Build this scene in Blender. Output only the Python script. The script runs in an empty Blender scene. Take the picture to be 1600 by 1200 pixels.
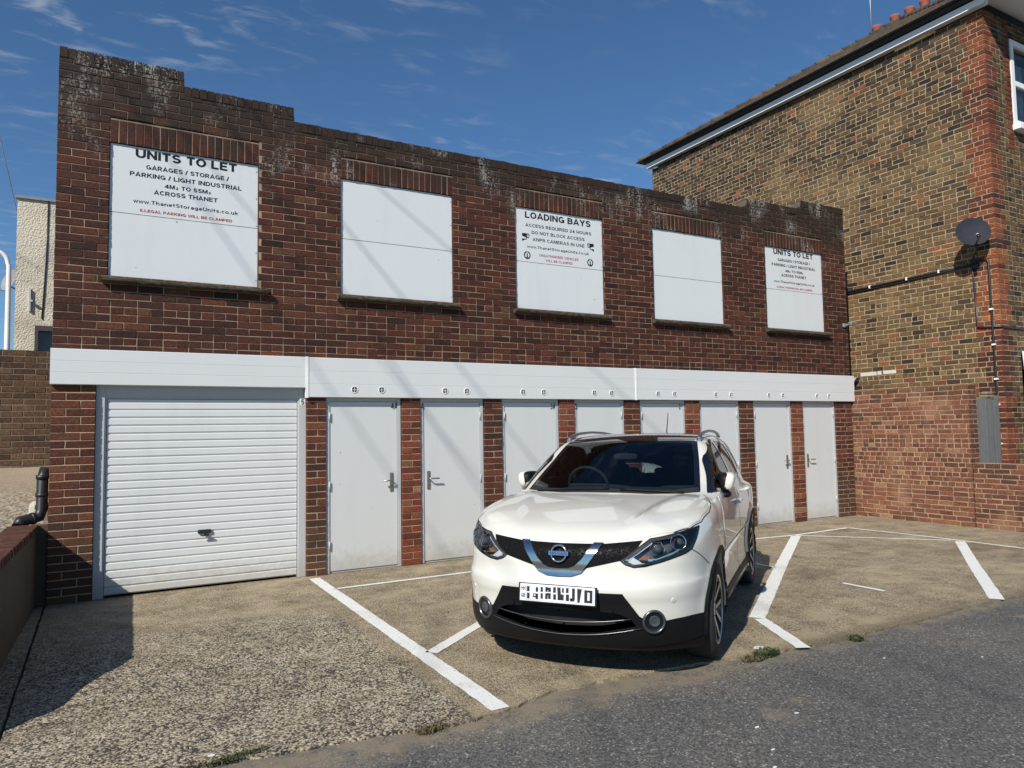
import bpy, bmesh, math, random
import numpy as np
from mathutils import Vector, Matrix
from mathutils.geometry import delaunay_2d_cdt
R = math.radians
rng = random.Random(7)
SC = bpy.context.scene
COL = SC.collection

# ------------------------------------------------------------------ helpers
def link(o, parent=None):
    COL.objects.link(o)
    if parent: o.parent = parent
    return o
def tag(o, label=None, cat=None, group=None, kind=None):
    for k, v in (('label', label), ('category', cat), ('group', group), ('kind', kind)):
        if v: o[k] = v
    return o
def empty(name, loc=(0, 0, 0), rz=0.0, parent=None):
    o = bpy.data.objects.new(name, None); o.location = loc; o.rotation_euler = (0, 0, rz)
    o.empty_display_size = .2
    return link(o, parent)
class MB:
    """collects shapes into one mesh; tone = one random value per face (brick, stone, leaf)"""
    def __init__(s): s.v = []; s.f = []; s.m = []; s.t = []; s.sm = []
    def poly(s, pts, m=0, t=0., smooth=False):
        n = len(s.v); s.v += [tuple(p) for p in pts]; s.f.append(tuple(range(n, n+len(pts)))); s.m.append(m); s.t.append(t); s.sm.append(smooth)
    def mesh(s, verts, faces, m=0, t=0., smooth=False):
        n = len(s.v); s.v += [tuple(p) for p in verts]
        for f in faces: s.f.append(tuple(n+i for i in f)); s.m.append(m); s.t.append(t); s.sm.append(smooth)
    def box(s, a, b, m=0, t=0., M=None, skip=()):
        x0, y0, z0 = a; x1, y1, z1 = b
        v = [(x0,y0,z0),(x1,y0,z0),(x1,y1,z0),(x0,y1,z0),(x0,y0,z1),(x1,y0,z1),(x1,y1,z1),(x0,y1,z1)]
        if M is not None: v = [tuple(M @ Vector(p)) for p in v]
        fs = [(0,3,2,1),(4,5,6,7),(0,1,5,4),(1,2,6,5),(2,3,7,6),(3,0,4,7)]
        s.mesh(v, [f for i, f in enumerate(fs) if i not in skip], m, t)
    def bbox(s, a, b, r, m=0, t=0., M=None):
        """box with chamfered edges"""
        bm = bmesh.new(); bmesh.ops.create_cube(bm, size=1.)
        for v in bm.verts: v.co = Vector([(a[i]+b[i])/2 + v.co[i]*(b[i]-a[i]) for i in range(3)])
        bmesh.ops.bevel(bm, geom=bm.edges[:], offset=r, segments=2, affect='EDGES', profile=.5)
        bm.verts.index_update()
        v = [tuple(M @ x.co) if M is not None else tuple(x.co) for x in bm.verts]
        s.mesh(v, [[q.index for q in f.verts] for f in bm.faces], m, t, False); bm.free()
    def tube(s, pts, r, n=8, m=0, caps=True, t=0.):
        pts = [Vector(p) for p in pts]; rs = r if isinstance(r, (list, tuple)) else [r]*len(pts)
        rings = []
        up = None
        for i, p in enumerate(pts):
            d = (pts[min(i+1, len(pts)-1)] - pts[max(i-1, 0)]).normalized()
            if up is None: up = Vector((0,0,1)) if abs(d.z) < .9 else Vector((1,0,0))
            a = d.cross(up).normalized(); b = a.cross(d).normalized(); up = b
            rings.append([p + (a*math.cos(2*math.pi*k/n) + b*math.sin(2*math.pi*k/n))*rs[i] for k in range(n)])
        base = len(s.v)
        for rg in rings: s.v += [tuple(p) for p in rg]
        for i in range(len(pts)-1):
            for k in range(n):
                k2 = (k+1) % n
                s.f.append((base+i*n+k, base+i*n+k2, base+(i+1)*n+k2, base+(i+1)*n+k)); s.m.append(m); s.t.append(t); s.sm.append(True)
        if caps:
            s.f.append(tuple(base+k for k in range(n))[::-1]); s.m.append(m); s.t.append(t); s.sm.append(False)
            s.f.append(tuple(base+(len(pts)-1)*n+k for k in range(n))); s.m.append(m); s.t.append(t); s.sm.append(False)
    def lathe(s, prof, n=32, m=0, M=None, smooth=True, closed=False):
        """prof: list of (r, h); axis = local Z"""
        base = len(s.v)
        for r, h in prof:
            for k in range(n):
                a = 2*math.pi*k/n; p = Vector((r*math.cos(a), r*math.sin(a), h))
                s.v.append(tuple(M @ p) if M is not None else tuple(p))
        L = len(prof)
        for i in range(L if closed else L-1):
            j = (i+1) % L
            for k in range(n):
                k2 = (k+1) % n
                s.f.append((base+i*n+k, base+i*n+k2, base+j*n+k2, base+j*n+k)); s.m.append(m); s.t.append(0.); s.sm.append(smooth)
    def build(s, name, mats, parent=None, smooth=None):
        me = bpy.data.meshes.new(name); me.from_pydata(s.v, [], s.f); 
        if not isinstance(mats, (list, tuple)): mats = [mats]
        for m in mats: me.materials.append(m)
        me.polygons.foreach_set('material_index', s.m)
        sm = s.sm if smooth is None else [smooth]*len(s.f)
        me.polygons.foreach_set('use_smooth', sm)
        at = me.attributes.new('tone', 'FLOAT', 'FACE'); at.data.foreach_set('value', s.t)
        me.update()
        return link(bpy.data.objects.new(name, me), parent)
def recalc(o):
    bm = bmesh.new(); bm.from_mesh(o.data); bmesh.ops.recalc_face_normals(bm, faces=bm.faces[:]); bm.to_mesh(o.data); bm.free(); return o
def copy_tree(o, parent=None):
    c = o.copy(); COL.objects.link(c); c.parent = parent
    for ch in list(o.children): copy_tree(ch, c)
    return c
def _arc(cx, cy, rx, ry, a0, a1, n=12): return [(cx+rx*math.cos(R(a0+(a1-a0)*i/n)), cy+ry*math.sin(R(a0+(a1-a0)*i/n))) for i in range(n+1)]
def _ring(cx, cy, rx, ry): return _arc(cx, cy, rx, ry, 0, 360, 24)
_st = [(.11, 0), (.11, 1)]
_pb = [(.11, .9), (.42, .9)] + _arc(.42, .68, .22, .22, 90, -90)[1:] + [(.11, .46)]
GLYPH = {
 'A': (.86, [[(.08, 0), (.43, .96), (.78, 0)], [(.22, .29), (.64, .29)]]),
 'B': (.78, [_st, [(.11, .9), (.42, .9)] + _arc(.42, .715, .2, .185, 90, -90)[1:] + [(.11, .53)], [(.2, .53), (.45, .53)] + _arc(.45, .315, .22, .215, 90, -90)[1:] + [(.11, .1)]]),
 'C': (.80, [_arc(.43, .5, .32, .4, 42, 318, 18)]), 'D': (.80, [_st, [(.11, .9), (.36, .9)] + _arc(.36, .5, .33, .4, 90, -90)[1:] + [(.11, .1)]]),
 'E': (.70, [_st, [(.2, .9), (.67, .9)], [(.2, .51), (.62, .51)], [(.2, .1), (.68, .1)]]), 'F': (.66, [_st, [(.2, .9), (.64, .9)], [(.2, .5), (.58, .5)]]),
 'G': (.86, [_arc(.43, .5, .32, .4, 45, 352, 20), [(.46, .44), (.84, .44)], [(.75, .44), (.75, .06)]]), 'H': (.82, [_st, [(.71, 0), (.71, 1)], [(.2, .51), (.62, .51)]]), 'I': (.22, [_st]),
 'K': (.80, [_st, [(.2, .42), (.68, 1)], [(.36, .62), (.72, 0)]]), 'L': (.66, [_st, [(.2, .1), (.64, .1)]]), 'M': (.96, [_st, [(.85, 0), (.85, 1)], [(.15, .98), (.48, .12), (.81, .98)]]),
 'N': (.82, [_st, [(.71, 0), (.71, 1)], [(.13, .93), (.69, .07)]]), 'O': (.86, [_ring(.43, .5, .33, .4)]), 'P': (.76, [_st, _pb]), 'Q': (.86, [_ring(.43, .5, .33, .4), [(.5, .28), (.82, -.04)]]),
 'R': (.80, [_st, _pb, [(.36, .48), (.70, 0)]]), 'S': (.76, [_arc(.38, .705, .25, .195, 20, 270, 12) + _arc(.38, .305, .27, .205, 90, -160, 12)[1:]]), 'T': (.74, [[(.37, 0), (.37, .88)], [(.02, .9), (.72, .9)]]),
 'U': (.82, [[(.11, 1), (.11, .38)] + _arc(.41, .38, .30, .28, 180, 360)[1:] + [(.71, 1)]]), 'V': (.86, [[(.08, 1), (.43, .04), (.78, 1)]]), 'W': (1.1, [[(.07, 1), (.30, .04), (.55, .92), (.80, .04), (1.03, 1)]]),
 'Y': (.80, [[(.07, 1), (.40, .46), (.73, 1)], [(.40, .5), (.40, 0)]]), '1': (.42, [[(.29, 0), (.29, 1)], [(.27, .86), (.04, .68)]]), '2': (.70, [_arc(.35, .69, .23, .21, 170, -32, 12) + [(.13, .12), (.13, .1), (.66, .1)]]),
 '3': (.70, [_arc(.33, .71, .22, .19, 150, -90, 10), _arc(.33, .31, .25, .21, 90, -150, 10)]), '4': (.74, [[(.52, 0), (.52, .98)], [(.48, .9), (.10, .33), (.72, .33)]]), '5': (.70, [[(.63, .9), (.2, .9), (.16, .52), (.36, .56)] + _arc(.36, .33, .24, .23, 90, -155)[1:]]),
 '/': (.40, [[(.05, 0), (.35, 1)]]), '.': (.24, [[(.12, 0), (.12, .2)]]), 'w': (.86, [[(.06, .72), (.24, .04), (.43, .66), (.62, .04), (.80, .72)]]),
 'h': (.68, [_st, [(.11, .38)] + _arc(.34, .40, .22, .22, 180, 0)[1:] + [(.56, 0)]]), 'n': (.68, [[(.11, 0), (.11, .72)], [(.11, .38)] + _arc(.34, .40, .22, .22, 180, 0)[1:] + [(.56, 0)]]),
 'a': (.66, [[(.55, 0), (.55, .42)] + _arc(.34, .43, .21, .19, 0, 155)[1:], _ring(.31, .21, .20, .12)]), 'e': (.68, [_arc(.34, .36, .24, .27, 0, 318, 18), [(.16, .36), (.6, .36)]]),
 't': (.46, [[(.2, .95), (.2, .26)] + _arc(.34, .26, .14, .16, 180, 285)[1:], [(.0, .63), (.44, .63)]]), 'o': (.70, [_ring(.35, .36, .25, .27)]), 'r': (.48, [[(.11, 0), (.11, .72)], [(.11, .36)] + _arc(.34, .38, .23, .24, 180, 85)[1:]]),
 'g': (.68, [_ring(.33, .38, .22, .25), [(.56, .72), (.56, .0)] + _arc(.33, .0, .23, .17, 0, -150)[1:]]), 'i': (.22, [[(.11, 0), (.11, .72)], [(.11, .82), (.11, 1.)]]), 's': (.62, [[(x*.82, y*.72) for x, y in _arc(.38, .705, .25, .195, 20, 270, 12) + _arc(.38, .305, .27, .205, 90, -160, 12)[1:]]]),
 'c': (.64, [_arc(.35, .36, .25, .27, 50, 310, 14)]), 'u': (.68, [[(.11, .72), (.11, .3)] + _arc(.33, .3, .22, .21, 180, 360)[1:], [(.56, 0), (.56, .72)]]), 'k': (.68, [_st, [(.18, .26), (.58, .72)], [(.32, .46), (.62, 0)]])}
def text_mesh(name, s, mat, x0, x1, z0, z1, y, parent, bold=.2, M=None):
    """bold sans lettering from strokes, in the XZ plane facing -Y, fitted to a rectangle (cap height z0..z1)"""
    strokes = []; x = 0.; small = 1.
    for ch in s:
        if ch == ' ': x += .36; continue
        w, st = GLYPH[ch]
        strokes += [[(px+x, py) for px, py in q_] for q_ in st]; x += w+.085
    W_ = x-.085; kx = (x1-x0)/W_; kz = z1-z0; V = []; F = []
    for k, q_ in enumerate(strokes):
        P = [Vector(p) for p in q_]; closed = (P[0]-P[-1]).length < 1e-6
        if closed: P = P[:-1]
        n = len(P); base = len(V)
        for i in range(n):
            a = P[i]-P[i-1] if (i or closed) else P[1]-P[0]; c = P[(i+1) % n]-P[i] if (i < n-1 or closed) else P[i]-P[i-1]
            a.normalize(); c.normalize(); m = Vector((-(a.y+c.y), a.x+c.x)); m.normalize(); d = max(.45, m.dot(Vector((-a.y, a.x))))
            for sg in (1, -1):
                p = P[i]+m*(sg*bold/2/d); p = Vector((x0+p.x*kx, y-.00003*(k % 7), z0+p.y*kz)); V.append(tuple(M @ p if M is not None else p))
        for i in range(n if closed else n-1):
            j = (i+1) % n; F.append((base+2*i, base+2*i+1, base+2*j+1, base+2*j))
    me = bpy.data.meshes.new(name); me.from_pydata(V, [], F); me.materials.append(mat)
    return link(bpy.data.objects.new(name, me), parent)

# ------------------------------------------------------------------ materials
class NT:
    def __init__(s, name):
        s.mat = bpy.data.materials.new(name); s.mat.use_nodes = True; s.t = s.mat.node_tree; s.n = s.t.nodes
        s.bsdf = s.n['Principled BSDF']
    def add(s, typ, **kw):
        n = s.n.new(typ)
        for k, v in kw.items():
            if k.startswith('i_'):
                key = k[2:]; key = int(key) if key.isdigit() else key.replace('_', ' ')
                s.put(n.inputs[key], v)
            else: setattr(n, k, v)
        return n
    def put(s, sock, v):
        if hasattr(v, 'is_output') or isinstance(v, bpy.types.NodeSocket): s.t.links.new(v, sock)
        else:
            try: sock.default_value = v
            except Exception: sock.default_value = (*v, 1.)
    def set(s, **kw):
        for k, v in kw.items(): s.put(s.bsdf.inputs[k.replace('_', ' ')], v)
    def co(s): return s.add('ShaderNodeTexCoord').outputs['Object']
    def noise(s, vec, scale, detail=4., rough=.55, out='Fac', dist=0.):
        n = s.add('ShaderNodeTexNoise', i_Scale=scale, i_Detail=detail, i_Roughness=rough, i_Distortion=dist); s.put(n.inputs['Vector'], vec); return n.outputs[out]
    def vor(s, vec, scale, feature='F1', out='Distance'):
        n = s.add('ShaderNodeTexVoronoi', feature=feature, i_Scale=scale); s.put(n.inputs['Vector'], vec); return n.outputs[out]
    def ramp(s, fac, stops, interp='LINEAR'):
        n = s.add('ShaderNodeValToRGB'); n.color_ramp.interpolation = interp
        e = n.color_ramp.elements
        while len(e) < len(stops): e.new(.5)
        for q, (p, c) in zip(e, stops):
            q.position = p; q.color = (*c, 1.) if isinstance(c, (tuple, list)) else (c, c, c, 1.)
        s.put(n.inputs['Fac'], fac); return n.outputs['Color']
    def mix(s, fac, a, b, mode='MIX'):
        n = s.add('ShaderNodeMix', data_type='RGBA', blend_type=mode); s.put(n.inputs[0], fac); s.put(n.inputs[6], a); s.put(n.inputs[7], b); return n.outputs[2]
    def math(s, op, a, b=0., c=None, clamp=False):
        n = s.add('ShaderNodeMath', operation=op, use_clamp=clamp); s.put(n.inputs[0], a); s.put(n.inputs[1], b)
        if c is not None: s.put(n.inputs[2], c)
        return n.outputs[0]
    def scale(s, vec, sc):
        n = s.add('ShaderNodeMapping'); s.put(n.inputs['Vector'], vec); n.inputs['Scale'].default_value = sc; return n.outputs[0]
    def sep(s, vec):
        n = s.add('ShaderNodeSeparateXYZ'); s.put(n.inputs[0], vec); return n.outputs
    def attr(s, name='tone'): return s.add('ShaderNodeAttribute', attribute_name=name).outputs['Fac']
    def bump(s, h, strength=.4, dist=.01):
        n = s.add('ShaderNodeBump', i_Strength=strength, i_Distance=dist); s.put(n.inputs['Height'], h); s.put(s.bsdf.inputs['Normal'], n.outputs[0])
    def smooth(s, x, a, b):
        n = s.add('ShaderNodeMapRange', interpolation_type='SMOOTHSTEP', i_From_Min=a, i_From_Max=b); s.put(n.inputs['Value'], x); return n.outputs[0]
def simple(name, col, rough=.5, metal=0., nscale=0., namt=.12, bump=0., bscale=60., spec=.5, coat=0.):
    k = NT(name); c = (*col, 1.)
    if nscale:
        f = k.noise(k.co(), nscale, 5.); c = k.mix(f, tuple(x*(1-namt) for x in col), tuple(min(1, x*(1+namt)) for x in col))
    k.set(Base_Color=c, Roughness=rough, Metallic=metal); k.put(k.bsdf.inputs['Specular IOR Level'], spec)
    if coat: k.set(Coat_Weight=coat, Coat_Roughness=.03)
    if bump: k.bump(k.noise(k.co(), bscale, 4.), bump, .004)
    return k.mat

def brick_mat(name, stops, rough_n=.5, stain=None, white=None, speck=None, patch=None, gloss=.85):
    k = NT(name); co = k.co(); t = k.attr()
    c = k.ramp(t, stops, 'LINEAR')
    t2 = k.math('FRACT', k.math('MULTIPLY', t, 37.7))
    c = k.mix(k.math('MULTIPLY', t2, .38), c, k.mix(1., c, (.55, .5, .5, 1), 'MULTIPLY'))
    n1 = k.noise(co, 38., 6., .65); n2 = k.noise(co, 7., 4.)
    c = k.mix(k.smooth(n1, .38, .72), k.mix(1., c, (.62, .60, .60, 1), 'MULTIPLY'), k.mix(1., c, (1.22, 1.18, 1.12, 1), 'MULTIPLY'))
    c = k.mix(k.math('MULTIPLY', k.smooth(n2, .45, .8), .45), c, k.mix(1., c, (.6, .57, .55, 1), 'MULTIPLY'))
    if patch:                       # weathered area of a different hue
        pn = k.noise(co, patch[0], 3., .6)
        c = k.mix(k.math('MULTIPLY', k.smooth(pn, patch[1], patch[1]+.12), patch[3]), c, patch[2])
    if speck:
        sp = k.noise(co, 95., 3., .7); c = k.mix(k.math('MULTIPLY', k.smooth(sp, .62, .72), speck[0]), c, (*speck[1], 1))
    if stain: c = stain(k, co, c)
    if white: c = white(k, co, c)
    k.set(Base_Color=c, Roughness=gloss)
    k.put(k.bsdf.inputs['Specular IOR Level'], .25)
    k.bump(k.math('ADD', n1, k.math('MULTIPLY', k.noise(co, 160., 3.), .6)), .7, .006)
    return k.mat
def parapet_stain(k, co, c):
    s = k.sep(co); z = s[2]
    n = k.noise(k.scale(co, (1., 1., .7)), 2.2, 5., .65); h = k.math('ADD', z, k.math('MULTIPLY', k.math('SUBTRACT', n, .5), 1.6))
    f = k.smooth(h, 4.6, 5.3)
    c = k.mix(k.math('MULTIPLY', f, .8), c, (.026, .021, .016, 1))
    low = k.smooth(k.math('ADD', z, k.math('MULTIPLY', k.math('SUBTRACT', k.noise(co, 3.1), .5), .9)), .85, .2)
    return k.mix(k.math('MULTIPLY', low, .45), c, (.055, .042, .03, 1))
def low_dirt(k, co, c):
    z = k.sep(co)[2]; low = k.smooth(k.math('ADD', z, k.math('MULTIPLY', k.math('SUBTRACT', k.noise(co, 3.1), .5), .9)), 1.0, .3)
    return k.mix(k.math('MULTIPLY', low, .5), c, (.075, .056, .036, 1))
def lime(k, co, c):
    s = k.sep(co); z = s[2]
    n = k.noise(co, 1.5, 3., .5); m = k.noise(co, 34., 4., .8); r = k.noise(k.scale(co, (1., 1., .22)), 5.5, 4., .7)
    reg = k.math('MULTIPLY', k.smooth(n, .50, .64), k.smooth(z, 4.35, 4.95))
    f = k.math('MULTIPLY', reg, k.smooth(k.math('ADD', k.math('MULTIPLY', m, .7), k.math('MULTIPLY', r, .5)), .615, .665))
    return k.mix(k.math('MULTIPLY', f, .85), c, (.36, .345, .31, 1))
RED = [(0., (.044, .021, .015)), (.10, (.064, .025, .017)), (.5, (.092, .0315, .0195)), (.85, (.115, .039, .023)), (.95, (.150, .050, .027)), (1., (.14, .070, .036))]
M = {}
M['brick'] = brick_mat('garage_brick', RED, stain=parapet_stain, white=lime, gloss=.75)
M['brick_pier'] = brick_mat('brown_pier_brick', [(p, tuple(x*1.42 for x in c)) for p, c in RED], stain=low_dirt, speck=(.3, (.22, .15, .09)))
M['brick_red'] = brick_mat('pier_brick', [(0., (.12, .038, .024)), (.35, (.20, .058, .034)), (.75, (.27, .075, .042)), (.92, (.25, .12, .06)), (1., (.33, .20, .11))], speck=(.4, (.35, .25, .17)))
M['stock'] = brick_mat('stock_brick', [(0., (.030, .027, .024)), (.10, (.060, .045, .032)), (.28, (.112, .072, .040)), (.5, (.170, .108, .054)), (.72, (.23, .150, .070)), (.90, (.28, .18, .080)), (.94, (.30, .125, .06)), (1., (.23, .09, .05))],
    speck=(.55, (.04, .032, .022)), patch=(.34, .54, (.30, .21, .092, 1), .28))
M['quoin'] = brick_mat('quoin_brick', [(0., (.06, .030, .024)), (.15, (.12, .038, .025)), (.5, (.24, .072, .036)), (.8, (.33, .105, .045)), (1., (.42, .15, .058))], speck=(.35, (.10, .035, .02)))
M['oldred'] = brick_mat('old_red_brick', [(0., (.10, .05, .033)), (.25, (.165, .070, .043)), (.6, (.235, .097, .057)), (.85, (.29, .135, .076)), (1., (.37, .22, .12))], speck=(.6, (.40, .29, .19)), patch=(.9, .54, (.33, .19, .115, 1), .5))
M['backbrick'] = brick_mat('yard_brick', [(0., (.07, .045, .03)), (.5, (.12, .075, .048)), (1., (.16, .10, .06))], patch=(1.2, .5, (.10, .085, .05, 1), .6))
def mortar(name, col, stain=None):
    k = NT(name); co = k.co(); n = k.noise(co, 45., 5.); n2 = k.noise(co, 5., 4.)
    c = k.mix(n, tuple(x*.7 for x in col), tuple(min(1, x*1.25) for x in col)); c = k.mix(k.math('MULTIPLY', k.smooth(n2, .45, .75), .5), c, tuple(x*.5 for x in col))
    if stain: c = stain(k, co, c)
    k.set(Base_Color=c, Roughness=.95); k.bump(n, .5, .004); return k.mat
def mstain(k, co, c):
    z = k.sep(co)[2]; n = k.noise(k.scale(co, (1., 1., .7)), 2.2, 5., .65); h = k.math('ADD', z, k.math('MULTIPLY', k.math('SUBTRACT', n, .5), 1.6))
    c = k.mix(k.math('MULTIPLY', k.smooth(h, 4.6, 5.3), .75), c, (.05, .042, .034, 1)); return c
M['mortar'] = mortar('pale_mortar', (.36, .265, .175), mstain)
M['mortar_house'] = mortar('stock_mortar', (.40, .315, .195))
M['mortar_old'] = mortar('old_mortar', (.37, .25, .165))
M['mortar_yard'] = mortar('yard_mortar', (.22, .17, .11))
M['upvc'] = simple('white_cladding', (.655, .67, .665), .35, nscale=1.2, namt=.03)
def panel(name, col, rough, streak=.05):
    k = NT(name); co = k.co(); n = k.noise(k.scale(co, (2.5, 2.5, .35)), 2., 5., .6); d = k.noise(co, 22., 4.)
    c = k.mix(k.math('MULTIPLY', k.smooth(n, .45, .8), .6), (*col, 1), tuple(x*(1-streak*1.6) for x in col)+(1,))
    c = k.mix(k.math('MULTIPLY', k.smooth(d, .60, .75), .10), c, (.55, .54, .50, 1))
    z = k.sep(co)[2]; g = k.math('MULTIPLY', k.smooth(k.math('ADD', z, k.math('MULTIPLY', k.math('SUBTRACT', k.noise(co, 11., 5., .7), .5), .5)), .34, .0), .42)
    c = k.mix(g, c, (.30, .26, .20, 1)); c = k.mix(k.math('MULTIPLY', k.smooth(k.noise(co, 17., 2., .4), .785, .80), .6), c, (.15, .14, .12, 1))
    k.set(Base_Color=c, Roughness=rough); k.bump(k.noise(co, 1.6, 2.), .05, .05); return k.mat
M['board'] = panel('white_sheet_board', (.68, .705, .705), .33)
M['door'] = panel('grey_white_door_paint', (.60, .615, .605), .40)
M['garage_door'] = panel('white_garage_door_paint', (.655, .67, .66), .35)
M['frame'] = panel('grey_white_frame_paint', (.47, .485, .49), .45)
M['black_ink'] = simple('black_vinyl', (.012, .012, .013), .4)
M['red_ink'] = simple('red_vinyl', (.38, .02, .045), .4)
M['dark'] = simple('dark_void', (.015, .015, .015), .9)
M['steel'] = simple('satin_steel', (.42, .40, .36), .34, metal=.9, nscale=30., namt=.15)
M['blackplastic'] = simple('black_plastic', (.018, .018, .019), .42, nscale=40., namt=.2)
M['sill'] = simple('mossy_sill', (.062, .050, .033), .95, nscale=9., namt=.75, bump=.9, bscale=55.)
M['white_gloss'] = simple('white_gloss_paint', (.85, .85, .83), .35)
M['gutter'] = simple('black_gutter', (.022, .022, .024), .35)
M['grey'] = simple('grey_cast', (.25, .25, .26), .5, nscale=12., namt=.2)
M['pot'] = simple('terracotta_pot', (.30, .085, .05), .8, nscale=9., namt=.3)
M['zinc'] = simple('galvanised', (.35, .36, .38), .45, metal=.7)
# ------------------------------------------------------------------ camera, light, sky
F_PX, YAW, PIT, ROL = 1134.628, 0.51412801, 0.06395692, -0.01645504
fw = Vector((math.sin(YAW)*math.cos(PIT), math.cos(YAW)*math.cos(PIT), math.sin(PIT)))
r0 = Vector((math.cos(YAW), -math.sin(YAW), 0)); u0 = r0.cross(fw)
rt = r0*math.cos(ROL) + u0*math.sin(ROL); up = rt.cross(fw)
cam = bpy.data.cameras.new('camera'); cam.lens = F_PX/1600*36; cam.sensor_width = 36; cam.clip_start = .1; cam.clip_end = 3000
co_ = bpy.data.objects.new('camera', cam); COL.objects.link(co_)
co_.matrix_world = Matrix(((rt.x, up.x, -fw.x, 0.), (rt.y, up.y, -fw.y, -8.580259), (rt.z, up.z, -fw.z, 1.65), (0, 0, 0, 1)))
SC.camera = co_
SUN = Vector((-1.08, -.73, 1.)).normalized()
sl = bpy.data.lights.new('sun', 'SUN'); sl.energy = 4.6; sl.angle = R(.53); sl.color = (1., .95, .87)
so = bpy.data.objects.new('sun', sl); COL.objects.link(so); so.rotation_euler = SUN.to_track_quat('Z', 'Y').to_euler(); so.location = SUN*60
W = bpy.data.worlds.new('World'); SC.world = W; W.use_nodes = True
wt = W.node_tree; bg = wt.nodes['Background']
sky = wt.nodes.new('ShaderNodeTexSky'); sky.sky_type = 'NISHITA'; sky.sun_disc = False
sky.sun_elevation = math.asin(SUN.z); sky.sun_rotation = math.atan2(SUN.x, SUN.y); sky.air_density = 1.0; sky.dust_density = .15; sky.ozone_density = 3.0; sky.altitude = 300
SKY_STRENGTH = .078
def wn(t, **kw):
    n = wt.nodes.new(t)
    for k_, v_ in kw.items(): setattr(n, k_, v_)
    return n
L = wt.links.new
tc = wn('ShaderNodeTexCoord'); sp = wn('ShaderNodeSeparateXYZ'); L(tc.outputs['Generated'], sp.inputs[0])
zz = wn('ShaderNodeMath', operation='MAXIMUM'); L(sp.outputs[2], zz.inputs[0]); zz.inputs[1].default_value = .06
cx = wn('ShaderNodeMath', operation='DIVIDE'); L(sp.outputs[0], cx.inputs[0]); L(zz.outputs[0], cx.inputs[1])
cy = wn('ShaderNodeMath', operation='DIVIDE'); L(sp.outputs[1], cy.inputs[0]); L(zz.outputs[0], cy.inputs[1])
cb = wn('ShaderNodeCombineXYZ'); L(cx.outputs[0], cb.inputs[0]); L(cy.outputs[0], cb.inputs[1])
mp = wn('ShaderNodeMapping'); L(cb.outputs[0], mp.inputs[0]); mp.inputs['Rotation'].default_value = (0, 0, R(25)); mp.inputs['Scale'].default_value = (3.0, 6.2, 1)
na = wn('ShaderNodeTexNoise'); L(mp.outputs[0], na.inputs['Vector']); na.inputs['Scale'].default_value = 1.9; na.inputs['Detail'].default_value = 8; na.inputs['Roughness'].default_value = .58; na.inputs['Distortion'].default_value = .5
nb = wn('ShaderNodeTexNoise'); L(cb.outputs[0], nb.inputs['Vector']); nb.inputs['Scale'].default_value = .9; nb.inputs['Detail'].default_value = 3
ra = wn('ShaderNodeMapRange', interpolation_type='SMOOTHSTEP'); L(na.outputs['Fac'], ra.inputs['Value']); ra.inputs['From Min'].default_value = .49; ra.inputs['From Max'].default_value = .76
rb = wn('ShaderNodeMapRange', interpolation_type='SMOOTHSTEP'); L(nb.outputs['Fac'], rb.inputs['Value']); rb.inputs['From Min'].default_value = .36; rb.inputs['From Max'].default_value = .62
mm = wn('ShaderNodeMath', operation='MULTIPLY'); L(ra.outputs[0], mm.inputs[0]); L(rb.outputs[0], mm.inputs[1])
m2 = wn('ShaderNodeMath', operation='MULTIPLY'); L(mm.outputs[0], m2.inputs[0]); m2.inputs[1].default_value = .46
mx = wn('ShaderNodeMix', data_type='RGBA'); L(m2.outputs[0], mx.inputs[0]); tn = wn('ShaderNodeMix', data_type='RGBA', blend_type='MULTIPLY'); tn.inputs[0].default_value = 1.; L(sky.outputs[0], tn.inputs[6]); tn.inputs[7].default_value = (.66, .92, 1.10, 1); L(tn.outputs[2], mx.inputs[6]); mx.inputs[7].default_value = (6.0, 6.4, 6.8, 1)
L(mx.outputs[2], bg.inputs['Color']); bg.inputs['Strength'].default_value = SKY_STRENGTH
SC.view_settings.view_transform = 'Standard'; SC.view_settings.look = 'None'; SC.view_settings.exposure = .22; SC.view_settings.gamma = 1.

# ------------------------------------------------------------------ ground
def asphalt():
    k = NT('asphalt'); co = k.co()
    v = k.vor(co, 95., 'F1', 'Color'); vg = k.add('ShaderNodeRGBToBW'); k.put(vg.inputs[0], v)
    n = k.noise(co, 130., 4., .7); big = k.noise(co, .55, 5., .6); mid = k.noise(co, 6., 4.)
    c = k.ramp(vg.outputs[0], [(.1, (.052, .050, .048)), (.5, (.122, .117, .110)), (.8, (.185, .177, .163)), (.97, (.46, .44, .40))])
    c = k.mix(k.smooth(n, .35, .7), k.mix(1., c, (.55, .55, .56, 1), 'MULTIPLY'), c)
    c = k.mix(k.math('MULTIPLY', k.smooth(big, .42, .7), .55), c, k.mix(1., c, (1.75, 1.66, 1.5, 1), 'MULTIPLY'))
    s = k.sep(co); y = k.math('ADD', s[1], k.math('MULTIPLY', k.math('SUBTRACT', k.noise(co, 5., 6., .7), .5), .7))
    dust = k.math('MULTIPLY', k.smooth(y, -5.02, -4.76), k.smooth(mid, .25, .6))
    spots = k.smooth(k.noise(k.scale(co, (.8, 1., 1.)), 1.15, 3., .5), .665, .72)
    d = k.math('MAXIMUM', k.math('MULTIPLY', dust, .85), k.math('MULTIPLY', spots, .7))
    sand = k.mix(n, (.17, .135, .09, 1), (.30, .245, .165, 1)); c = k.mix(d, c, sand)
    k.set(Base_Color=c, Roughness=.92); k.bump(k.math('ADD', vg.outputs[0], k.math('MULTIPLY', n, .5)), .7, .006); return k.mat
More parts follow.
